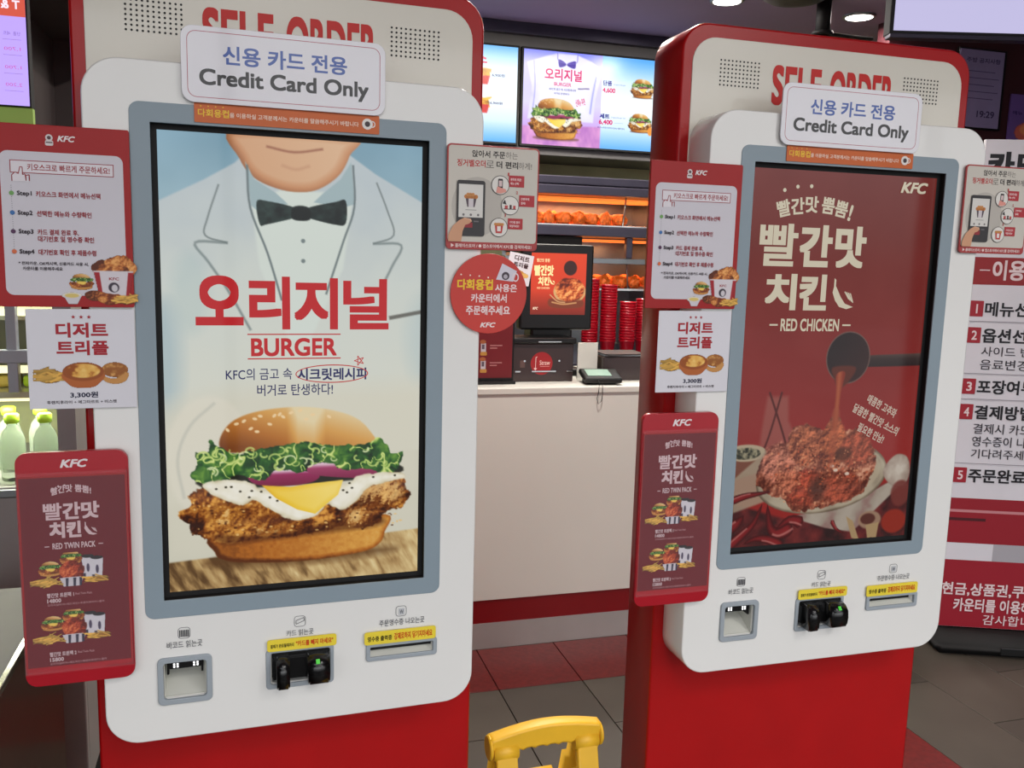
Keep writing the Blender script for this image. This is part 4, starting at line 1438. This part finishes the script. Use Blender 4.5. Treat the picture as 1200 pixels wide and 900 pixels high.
# signature pad with a coiled cord
e = empty('signature_pad', (1.31, 3.20, 1.016), math.radians(-6), label='black signature pad with green screen on the counter edge', cat='terminal')
b_ = box('body', -.075, .075, -.055, .055, .019, .041, 'black', e, bev=.006)
b_.rotation_euler = (math.radians(14), 0, 0)
s_ = box('screen', -.05, .045, -.026, .04, .0, .002, 'pad_green', b_)
s_.location = (-.01, .005, .0115)
box('foot', -.06, .06, -.02, .05, 0, .02, 'black', e, bev=.004)
tube('cord', [(-.022, -.052, .02), (-.026, -.082, .012), (-.03, -.09, -.02), (-.036, -.09, -.045), (-.03, -.092, -.066), (-.018, -.09, -.056), (-.014, -.09, -.03), (-.014, -.086, -.004), (-.012, -.075, .014)], .0014, 'black', e)
# stacked dark box with printed tray sheets on top
e = empty('napkin_box', (1.45, 3.33, 1.016), label='dark box of tray sheets at the right end of the counter', cat='box')
box('body', -.10, .10, -.06, .12, 0, .095, 'box_brown', e, bev=.003)
for i in range(4):
    s_ = box('sheet', -.09, .09, -.06, .10, .096 + .003 * i, .098 + .003 * i, 'frame_grey' if i == 1 else 'wall_dark', e)
    s_.rotation_euler.z = math.radians((3, -4, 6, -2)[i])

# red cups nested in upright stacks behind the counter
bench = box('back_bench', 1.2, 2.6, 3.95, 4.9, .0, 1.0, 'steel_dark', None, bev=.004)
tag(bench, label='dark steel bench behind the counter carrying cups and warmer', cat='bench')
prof = [(.028, 0), (.028, .004), (.040, .098), (.0425, .100), (.0425, .104), (.039, .104), (.027, .008)]
cup0 = None
ORD = ['topmost', 'second from top', 'third from top', 'fourth from top', 'fifth from top', 'sixth from top', 'seventh from top', 'eighth from top', 'ninth from top', 'tenth from top'] + [
    'eleventh from top', 'twelfth from top', 'thirteenth from top', 'fourteenth from top', 'fifteenth from top', 'sixteenth from top', 'seventeenth from top', 'eighteenth from top', 'nineteenth from top', 'twentieth from top', 'twenty-first from top', 'twenty-second from top', 'twenty-third from top']
stands = ((1.595, 4.06, 1.409, 'stack half hidden by monitor'), (1.687, 4.05, 1.377, 'tall stack right of monitor'), (1.79, 4.05, 1.299, 'shorter stack beside the kiosk'), (1.89, 4.08, 1.31, 'stack mostly behind the kiosk'))
for si, (cx, cy, zt, where) in enumerate(stands):
    n = int((zt - 1.0 - .104) / .0135) + 1
    for k in range(n):
        if cup0 is None:
            cup0 = lathe('paper_cup', prof, 'cup_red', 20, cap=False)
            o = cup0
        else:
            o = cup0.copy()
            COL.objects.link(o)
        o.location = (cx, cy, 1.0 + k * .0135)
        q = n - 1 - k
        tag(o, label='dark red paper cup, %s, in %s' % (ORD[q] if k else 'bottom', where), cat='cup', group='red cups nested in stacks')

# ------------------------------------------------------------------ chicken warmer
wm = empty('chicken_warmer', (1.25, 4.45, 1.0), label='steel heated display cabinet holding fried chicken behind the counter', cat='warmer')
boxes('shell', [(0, .02, 0, .5, 0, .92), (.93, .95, 0, .5, 0, .92), (0, .95, .48, .5, 0, .92)], 'steel', wm)
box('hood', -.02, .97, -.06, .5, .873, .915, 'steel_dark', wm, bev=.005)
box('hood_rail', -.02, .97, -.075, .46, .822, .868, 'steel_dark', wm, bev=.005)
box('lower_rail', -.02, .97, -.08, .46, .612, .662, 'steel_dark', wm, bev=.005)
box('shelf', 0, .95, -.07, .48, .664, .672, 'chrome', wm, bev=.001)
box('lower_shelf', 0, .95, -.05, .48, .332, .345, 'chrome', wm, bev=.001)
box('mid_rail', 0, .95, -.06, .10, .472, .503, 'steel', wm, bev=.003)
box('control_box', .02, .42, -.05, .10, .520, .610, 'matt_black', wm, bev=.004)
for z in (.815, .600):
    box('heat_lamp', .03, .92, .04, .30, z - .010, z, 'warm_tube', wm)
box('post', .660, .695, -.075, -.04, .503, .612, 'steel_dark', wm, bev=.004)
tube('strut', [(.66, -.04, .82), (.645, -.045, .672)], .004, 'steel', wm)
tube('strut', [(.68, -.04, .472), (.69, -.045, .345)], .004, 'steel', wm)


def nug(seed):
    rs = random.Random(seed)
    bm = bmesh.new()
    bmesh.ops.create_icosphere(bm, subdivisions=3, radius=1)
    ph = [rs.uniform(0, 9) for _ in range(6)]
    for v in bm.verts:
        p = v.co.copy()
        n = .22 * math.sin(3.1 * p.x + ph[0]) * math.cos(2.7 * p.y + ph[1]) + .14 * math.sin(7 * p.y + ph[2]) * math.sin(6 * p.z + ph[3]) + .07 * math.sin(14 * p.x + ph[4]) * math.cos(13 * p.z + ph[5])
        v.co = p * (1 + n)
        v.co = Vector((v.co.x * .062, v.co.y * .045, v.co.z * .034))
    return bm_mesh(bm, 'fried_chicken', True)


nugs = [nug(s) for s in range(4)]
for me in nugs:
    me.materials.append(MT['fry'])
rs = random.Random(2)


NTH = ['first', 'second', 'third', 'fourth', 'fifth', 'sixth', 'seventh', 'eighth', 'ninth', 'tenth', 'eleventh', 'twelfth']


def nuggets(x0, x1, y0, y1, z, n, where):
    for i in range(n):
        o = bpy.data.objects.new('fried_chicken', nugs[i % 4])
        COL.objects.link(o)
        row = i % 2
        t = (i // 2 + .5) / (n / 2)
        o.location = (x0 + (x1 - x0) * t + rs.uniform(-.006, .006), y0 + (y1 - y0) * row, z + .032)
        o.rotation_euler = (rs.uniform(-.15, .15), rs.uniform(-.25, .25), rs.uniform(1.1, 2.0))
        s_ = rs.uniform(.78, .9)
        o.scale = (s_, s_, s_ * 1.15)
        tag(o, label='orange-lit fried chicken piece, %s from the left in %s row on warmer\'s %s' % (NTH[i // 2], 'rear' if row else 'front', where), cat='fried chicken', group='fried chicken on the %s' % where)


nuggets(1.31, 1.93, 4.47, 4.60, 1.672, 16, 'upper shelf')
nuggets(1.62, 2.12, 4.47, 4.60, 1.346, 12, 'lower shelf')
for z in (1.80, 1.58):
    a_ = area('heat_lamp_light', (1.72, 4.62, z), (0, 0, 0), .8, .2, 6, (1.0, .40, .13))
area('kitchen_light', (1.5, 4.2, 2.75), (0, 0, 0), .9, .5, 30, (1, .95, .82))

# ------------------------------------------------------------------ menu boards over the counter


def menu_board(x, z1, w, h, label, art):
    e = empty('menu_board', (x, 5.0, z1), label=label, cat='screen', group='lit menu boards above the counter')
    box('housing', 0, w, 0, .05, -h, 0, 'matt_black', e, bev=.002)
    ik = Ink(.012, -.012, -.0004, .0004)
    art(ik, w * 1000 - 24, h * 1000 - 24)
    ik.build('picture', 'board', e)
    return e


def art_c(ik, W, H):
    def bgf(X, Y):
        a = ramp(Y / H, [(0, (120, 128, 250)), (.15, (190, 186, 252)), (.55, (214, 208, 255)), (1, (190, 130, 214))])
        b = ramp(np.abs(Y / H - .52) * 2, [(0, (252, 254, 255)), (.5, (210, 236, 255)), (1, (90, 170, 246))])
        m = (X > 478)[..., None]
        return np.where(m, b, a)
    c = Cv(W, H, 4.2, bgf)
    c.view(0, 0, 1)
    c.fill([(20, 70), (130, 30), (200, 10), (320, 10), (410, 40), (476, 80), (440, 250), (430, 380), (30, 380), (50, 200)], lambda X, Y, d: ramp(.5 + d / 160 + (fbm(X, Y, 60, 2, 2) - .5) * .4, [(0, (160, 156, 236)), (.5, (222, 218, 252)), (1, (236, 236, 255))]), 8, smooth=False)
    c.line([(60, 60), (70, 200), (60, 330)], 6, (130, 130, 216), 6, .7)
    c.line([(440, 120), (420, 240), (410, 330)], 8, (110, 120, 220), 8, .7)
    for P in ([(206, 48), (220, 44), (250, 60), (250, 74), (214, 84)], [(312, 50), (298, 46), (262, 60), (262, 74), (306, 86)]):
        c.fill(P, (64, 40, 160), 2)
    c.line([(200, 8), (206, 48), (250, 62)], 4, (110, 100, 190), 3)
    c.line([(322, 8), (316, 52), (262, 64)], 4, (110, 100, 190), 3)
    c.line([(330, 196), (400, 190)], 6, (84, 70, 120), 3)
    c.fill([(-5, 420), (478, 400), (478, H + 5), (-5, H + 5)], lambda X, Y, d: ramp(fbm(X, Y * .5, 40, 3, 3), [(.2, (176, 110, 190)), (.8, (226, 160, 214))]), 10, smooth=False)
    c.view(20, -118, .93)
    burger(c)
    for x, y, s in ((735, 165, .44), (728, 362, .44)):
        c.view(x - 194 * s, y - 530 * s, s)
        burger(c, False)
    c.view(0, 0, 1)
    c.ell(795, 405, 16, 26, (236, 150, 60), 4)
    c.into(ik, 0, 0)
    P_, N_ = (214, 30, 110), (24, 30, 140)
    ik.step = .0002
    ik.text('오리지널', 126, 92, 352, 158, P_, w=.03)
    ik.text('BURGER', 184, 168, 288, 188, P_, w=.02)
    ik.text('KFC의 금고 속 시크릿레시피', 156, 200, 318, 214, N_, w=.02)
    ik.text('버거로 탄생하다!', 186, 224, 278, 236, N_, w=.02)
    ik.text('신메뉴 추천', 318, 250, 376, 290, P_, w=.03, rot=-14)
    ik.text('단품', 484, 134, 540, 164, N_, w=.05)
    ik.text('Original Burger', 550, 150, 626, 160, (120, 130, 190), w=.01)
    ik.text('4,600', 482, 176, 562, 206, P_, w=.04)
    ik.text('세트', 470, 322, 532, 350, N_, w=.05)
    ik.text('Original Burger Set', 540, 336, 632, 346, (120, 130, 190), w=.01)
    ik.text('6,400', 466, 356, 552, 386, P_, w=.04)
    ik.rect(562, 370, 620, 372, (160, 170, 210))
    ik.text('버거+후렌치후라이(M)+콜라(M)', 460, 396, 630, 408, N_, w=.01)


def art_l(ik, W, H):
    c = Cv(W, H, 6, lambda X, Y: ramp(np.abs(Y / H - .5) * 2, [(0, (250, 254, 255)), (.55, (214, 238, 255)), (1, (96, 176, 246))]))
    x0 = W - 300
    for y in (150, 305):
        fries(c, x0 + 96, y, 92, 70, 20, int(y), (246, 170, 60))
        c.fill([(x0 + 70, y + 15), (x0 + 140, y + 15), (x0 + 128, y + 62), (x0 + 80, y + 62)], (214, 60, 60), 3, smooth=False)
    c.into(ik, 0, 0)
    ik.step = .0002
    P_ = (214, 30, 90)
    ik.text('박스', x0 - 30, 36, x0 + 122, 108, P_, w=.04)
    ik.text('치킨', x0 - 60, 116, x0 + 40, 150, P_, w=.04)
    ik.text('6,900원', x0 + 152, 150, x0 + 226, 168, (40, 50, 120), w=.02)
    ik.text('6,900원', x0 + 144, 302, x0 + 216, 318, (40, 50, 120), w=.02)


menu_board(1.492, 2.672, .96, .545, 'wide lit menu board with a large burger, above the chicken warmer', art_c)
menu_board(.525, 2.672, .955, .545, 'lit blue menu board of fries, half hidden behind the burger kiosk', art_l)

# right hand hanging screen, duct, downlights
e = empty('hanging_screen', (2.365, 2.985, 2.8), -ROOM, label='large blank white lit screen hanging from the ceiling', cat='screen')
box('housing', -.02, 1.25, 0, .06, -.425, -.05, 'matt_black', e, bev=.003)
box('lit_face', -.005, 1.235, -.004, 0, -.412, -.065, 'blank_screen', e)
box('bottom_rail', -.02, 1.25, -.01, .04, -.440, -.425, 'steel_dark', e, bev=.002)
for x in (.2, 1.0):
    box('hanger', x, x + .03, .02, .05, -.06, -.0, 'steel_dark', e)
e = empty('duct_pipe', (2.76, 4.02, 2.8), label='black vertical pipe hanging from the ceiling behind the kiosk', cat='pipe')
cyl('shaft', .036, .17, 'matt_black', e, (0, 0, -.085))
cyl('flange', .052, .02, 'matt_black', e, (0, 0, -.16), bev=.004)
box('bracket', .03, .28, -.03, .03, -.172, -.158, 'matt_black', e, bev=.002)


def downlight(x, y, z, label, grp='recessed downlights', en=14):
    e = empty('ceiling_light', (x, y, z), label=label, cat='light', group=grp)
    lathe('rim', [(.085, .0), (.085, -.008), (.072, -.012), (.068, 0)], 'steel', 32, e, cap=False)
    cyl('lens', .068, .006, 'lamp', e, (0, 0, -.006), n=32)
    a_ = area('downlight_glow', (x, y, z - .02), (0, 0, 0), .12, .12, en, (1, .93, .86))
    a_.data.shape = 'DISK'


downlight(2.318, 4.2, 2.8, 'round white downlight above the red chicken kiosk, left of the pipe')
downlight(3.1, 4.2, 2.8, 'round white downlight between the black pipe and the hanging screen')
downlight(.98, 2.35, 2.8, 'added unseen round lamp over the gap, brightening the counter front', en=50)  # lamp out of view, added to brighten the counter front
downlight(1.3, 3.7, 2.8, 'round downlight above the till monitor, over the counter', en=16)
e = empty('smoke_dome', (2.55, 3.95, 2.8), label='wide shallow brown dome on the ceiling beside the pipe', cat='dome')
lathe('dome', [(.17, 0), (.165, -.02), (.13, -.04), (.06, -.05), (.001, -.052)], 'wall_dark', 32, e, cap=False)

# framed notice and poster on the maroon wall
e = empty('framed_notice', (3.74, 4.175, 2.27), math.radians(0), label='paper notice in a thin frame tilted on the maroon wall', cat='notice')
box('frame', 0, .325, .002, .024, 0, .43, 'black', e, bev=.002)
box('paper', .006, .305, -.002, .003, .01, .42, 'wood_paper', e)
ik = Ink(0, .43, -.0022, .00006)
ik.text('주방 공지사항', 50, 50, 280, 76, (60, 50, 84), w=.02)
for y in range(5):
    ik.rect(50, 120 + y * 36, 250 + 30 * (y % 2), 124 + y * 36, (84, 74, 110))
ik.text('19:29', 150, 330, 270, 366, (60, 50, 84), w=.02)
ik.build('lettering', 'print', e)
e = empty('wall_poster', (4.88, 4.185, 1.76), 0, label='purple wall poster with an orange food picture beside the framed notice', cat='poster')
box('sheet', -.75, .5, .0, .01, 0, .72, 'blank_screen', e)
MT['purple'] = mat('purple wall sheet', '#6a4e92', 0.5)
e.children[0].data.materials[0] = MT['purple']
ik = Ink(-.75, .72, -.0006, .0003)
ik.text('메뉴', 20, 90, 90, 112, (50, 30, 90), w=.02)
c = Cv(300, 150, 8, None)
c.ell(150, 75, 130, 66, (206, 100, 84), 12)
c.ell(140, 60, 80, 36, (226, 140, 90), 12)
c.into(ik, 20, 130)
ik.build('print', 'print', e)

# ------------------------------------------------------------------ standing banner on the right
BA = math.radians(-21.5)
e = empty('standing_banner', (2.75, 2.78, 0), BA, label='tall white and red how-to-order banner standing on a dark base', cat='banner')
box('panel', -.08, .82, 0, .02, .055, 1.985, 'white_sheet', e, bev=.001)
R_ = (150, 26, 40)


def by(z):
    return (1.985 - z) * 1000


ik = Ink(0, 1.985, -.0002, .00008)
ik.rect(-79, by(1.545), 820, by(1.44), (146, 36, 40))
ik.rect(-79, by(.593), 820, by(.408), (146, 26, 40))
ik.rect(-79, by(.546), 820, by(.535), (196, 130, 136))
ik.rect(-79, by(.512), 64, by(.500), (74, 18, 26))
ik.rect(-79, by(.337), 820, by(.056), (150, 26, 42))
ik.rect(104, by(.408), 820, by(.337), (168, 165, 172))
bk = (28, 26, 32)
W_ = (228, 208, 210)
ik.text('카드 결제 방법', -300 + 235, by(1.94), 560, by(1.845), bk, w=.05)
ik.rect(-56, by(1.4975), -18, by(1.4935), W_)
ik.text('이용방법', -8, by(1.535), 232, by(1.458), W_, w=.03)
ik.rect(245, by(1.4975), 283, by(1.4935), W_)
rows = ((1.375, '1', '메뉴선택', ()), (1.272, '2', '옵션선택', ('사이드 변경', '음료변경')), (1.071, '3', '포장여부', ()), (.97, '4', '결제방법', ('결제시 카드를', '영수증이 나오면', '기다려주세요')), (.715, '5', '주문완료', ()))
subz = {'2': ((1.201, 1.164, 205), (1.151, 1.111, 158)), '4': ((.897, .856, 235), (.846, .805, 260), (.795, .757, 222))}
for z, n_, t, sub in rows:
    ik.rect(-79, by(z + .003), -28, by(z - .058), (160, 34, 48), 3)
    ik.text(n_, -55 if n_ == '1' else -62, by(z - .01), -49 if n_ == '1' else -42, by(z - .046), W_, w=.02)
    ik.text(t, -22, by(z), 196, by(z - .056), bk, w=.028)
    for (za, zb, xe), s_ in zip(subz.get(n_, ()), sub):
        ik.text(s_, -20, by(za), xe, by(zb), (52, 48, 56), w=.006)
for z in (1.30, 1.096, .995, .737):
    ik.rect(-79, by(z), 800, by(z - .003), (150, 146, 154))
ik.text('현금,상품권,쿠폰사용은', -79, by(.243), 440, by(.188), W_, w=.025)
ik.text('카운터를 이용해주세요', -28, by(.178), 400, by(.122), W_, w=.025)
ik.text('감사합니다', 92, by(.113), 330, by(.070), W_, w=.005)
ik.build('lettering', 'print', e)
bm = bmesh.new()
g = bm_box(bm, -.14, .9, -.16, .16, 0, .05)
bmesh.ops.bevel(bm, geom=bm.edges[:], offset=.018, segments=3, affect='EDGES')
link_mesh('base', bm_mesh(bm, 'base', True), 'matt_black', e)
for x in (.10, .34, .58):
    box('base_rib', x, x + .17, -.163, -.158, .012, .042, 'black', e, bev=.002)

# ------------------------------------------------------------------ left side: fridge, cabinet, display
e = empty('glass_fridge', (-.60, 2.30, 0), label='pale glass-fronted drinks fridge with lit shelves behind the burger kiosk', cat='fridge')
boxes('cabinet', [(-.9, -.88, 0, .55, .15, 1.75), (.155, .195, 0, .55, .15, 1.75), (-.9, .195, .53, .55, .15, 1.75), (-.9, .195, 0, .55, .78, .93), (-.9, .195, 0, .55, 1.70, 1.75)], 'fridge_grey', e)
box('lower_door', -.9, .195, -.02, 0, .15, .93, 'fridge_grey', e, bev=.004)
box('vent_rail', -.9, .195, -.028, -.0, .905, .925, 'steel', e, bev=.003)
box('plinth', -.88, .18, .02, .5, 0, .15, 'matt_black', e)
MT['shelf_glass'] = mat('greenish shelf', '#b9b894', 0.2, noise=.08)
box('door_frame', .062, .084, -.03, -.004, 1.155, 1.70, 'frame_grey', e, bev=.002)
box('door_frame', -.045, -.02, -.03, -.0, 1.14, 1.45, 'frame_grey', e, bev=.002)
box('door_frame', -.9, .155, -.034, -.006, 1.225, 1.255, 'frame_grey', e, bev=.002)
box('shelf', -.88, .155, .02, .50, 1.135, 1.15, 'shelf_glass', e)
box('shelf', -.88, .155, .02, .50, 1.32, 1.33, 'shelf_glass', e)
box('light_tube', -.86, .15, .02, .05, 1.195, 1.21, 'tube', e)
box('light_tube', -.86, .15, .02, .05, 1.128, 1.134, 'tube', e)
bk_ = box('back_lining', -.88, .155, .50, .525, .93, 1.70, 'shelf_glass', e)
area('fridge_light', (-.8, 2.42, 1.66), (0, 0, 0), .7, .1, 10, (1, 1, .8))
area('fridge_light', (-.8, 2.4, 1.12), (0, 0, 0), .7, .1, 5, (1, 1, .82))
bprof = [(.001, 0), (.026, .0), (.028, .01), (.028, .095), (.022, .118), (.012, .130), (.012, .142)]
b0 = None
for i, (x, y) in enumerate([(-1.06 + .072 * a, 2.36) for a in range(9)] + [(-1.02 + .072 * a, 2.47) for a in range(8)]):
    r_ = empty('drink_bottle', (x, y, .93), label='clear lime-capped bottle, %s from the right in %s row at fridge\'s bottom' % (('ninth eighth seventh sixth fifth fourth third second first' if i < 9 else 'eighth seventh sixth fifth fourth third second first').split()[i if i < 9 else i - 9], 'front' if i < 9 else 'rear'), cat='bottle', group='green-capped bottles in the fridge')
    if b0 is None:
        bb = lathe('bottle_body', bprof, 'bottle', 16, r_)
        cc = cyl('cap', .0165, .022, 'cap_green', r_, (0, 0, .150), n=14, bev=.002)
        b0 = (bb, cc)
    else:
        for s_ in b0:
            q = s_.copy()
            COL.objects.link(q)
            q.parent = r_
MT['snack'] = mat('yellow snack wrap', '#c9b45a', 0.5, noise=.3, nscale=20)
for i in range(7):
    o = box('snack_pack', -.045, .045, -.03, .03, 0, .028, 'snack' if i % 2 else 'cap_green', None, bev=.008)
    o.location = (-1.09 + .1 * i, 2.42, 1.165)
    tag(o, label='small %s snack pack, %s from the right on the fridge shelf above bottles' % ('yellow' if i % 2 else 'lime green', 'seventh sixth fifth fourth third second first'.split()[i]), cat='snack', group='snack packs on the fridge shelf')

# low dark cabinet with pale top, steel edge
e = empty('low_cabinet', (-.39, 1.45, 0), label='dark brown low cabinet with a steel top edge left of the burger kiosk', cat='cabinet')
box('body', -.9, 0, -.3, .50, 0, .79, 'brown_cab', e, bev=.002)
box('top', -.9, 0, -.3, .50, .79, .80, 'bulkhead', e)
box('edge_strip', -.006, .004, -.3, .50, .79, .804, 'chrome', e, bev=.001)
# steel urn behind the dessert card
e = empty('steel_pot', (-.56, 2.92, .0), label='steel pot on a dark stand between fridge and burger kiosk', cat='pot')
box('stand', -.02, .30, -.02, .35, 0, .93, 'matt_black', e, bev=.003)
lathe('pot', [(.001, .93), (.055, .93), (.06, .95), (.06, 1.02), (.05, 1.05), (.012, 1.06), (.012, 1.075), (.001, 1.08)], 'chrome', 28, e, (.06, .05, 0))
# left lit menu screen with mirrored lettering
e = empty('purple_menu_screen', (-.80, 2.2, 1.79), label='lilac lit menu screen with orange header at the far left', cat='screen')
box('housing', -.3, .353, 0, .03, 0, .45, 'matt_black', e)
ik = Ink(-.3, .45, -.0005, .0003)
ik.rect(0, 0, 650, 448, (186, 160, 250))
ik.rect(0, 0, 650, 265, (206, 84, 66))
ik.text('T & SNACK', 520, 232, 640, 250, (240, 226, 240), w=.03, mirror=True)
for y, t, cc in ((296, '단품  세트', (120, 90, 160)), (328, '1,700', (196, 90, 170)), (366, '1,700', (196, 90, 170)), (402, '2,200', (196, 90, 170))):
    ik.text(t, 606, y, 638, y + 8, cc, mirror=True)
    ik.rect(604, y + 16, 640, y + 17, (150, 120, 190))
ik.rect(560, 404, 584, 436, (240, 150, 110), 3)
ik.build('picture', 'board', e)
box('green_panel', -.3, .353, .01, .03, -.14, -.001, 'bag_light', e)

# ------------------------------------------------------------------ yellow folding floor sign between the kiosks
e = empty('floor_sign', (.543, 1.535, -.022), .02, label='yellow plastic folding floor sign standing between the two kiosks', cat='sign')


def sgn_panel(y_top, y_bot, nm):
    # outline in panel plane (x, s) where s runs from the floor to the top
    L = math.hypot(y_bot - y_top, .58)
    o_ = [(-.150, .02), (.150, .02), (.128, .36), (.122, L - .155), (.104, L - .10), (.104, L), (.062, L), (.062, L - .052), (.052, L - .052), (.052, L - .12), (.046, L - .122), (.036, L - .092), (-.036, L - .092),
          (-.046, L - .122), (-.052, L - .12), (-.052, L - .052), (-.062, L - .052), (-.062, L), (-.104, L), (-.104, L - .10), (-.122, L - .155), (-.128, .36)]
    p = plate(nm, [o_, rr(-.09, .09, .05, .11, .02, 4)], -.010, .010, 'yellow', e, bev=.003)
    p.location = (0, y_bot, 0)
    p.rotation_euler = (math.atan2(y_bot - y_top, .58) * 1.0, 0, 0)
    return p


sgn_panel(-.010, -.17, 'front_panel')
sgn_panel(.016, .20, 'rear_panel')
# moulded carrying handle with finger waves
top = []
N_ = 28
for i in range(N_ + 1):
    t = i / N_
    x = -.114 + .228 * t
    top.append((x, .606 + .016 * math.sin(math.pi * t) + .004 * t))
botm = []
for i in range(N_, -1, -1):
    t = i / N_
    x = -.114 + .228 * t
    z = .572 if abs(x) > .060 else .5745 + .0022 * math.cos((x + .06) / .12 * 2 * math.pi * 5) + .005 * math.sin(math.pi * t)
    botm.append((x, z))
plate('handle', [botm[::-1] + top[::-1]], -.016, .016, 'yellow', e, bev=.005)
for x in (-.083, .083):
    cyl('hinge', .0185, .050, 'yellow', e, (x, -.006, .576), (0, math.radians(90), 0), 24, bev=.003)
for x in (-.1135, .1135):
    cyl('hinge_cap', .024, .007, 'yellow', e, (x, 0, .584), (0, math.radians(90), 0), 24, bev=.002)
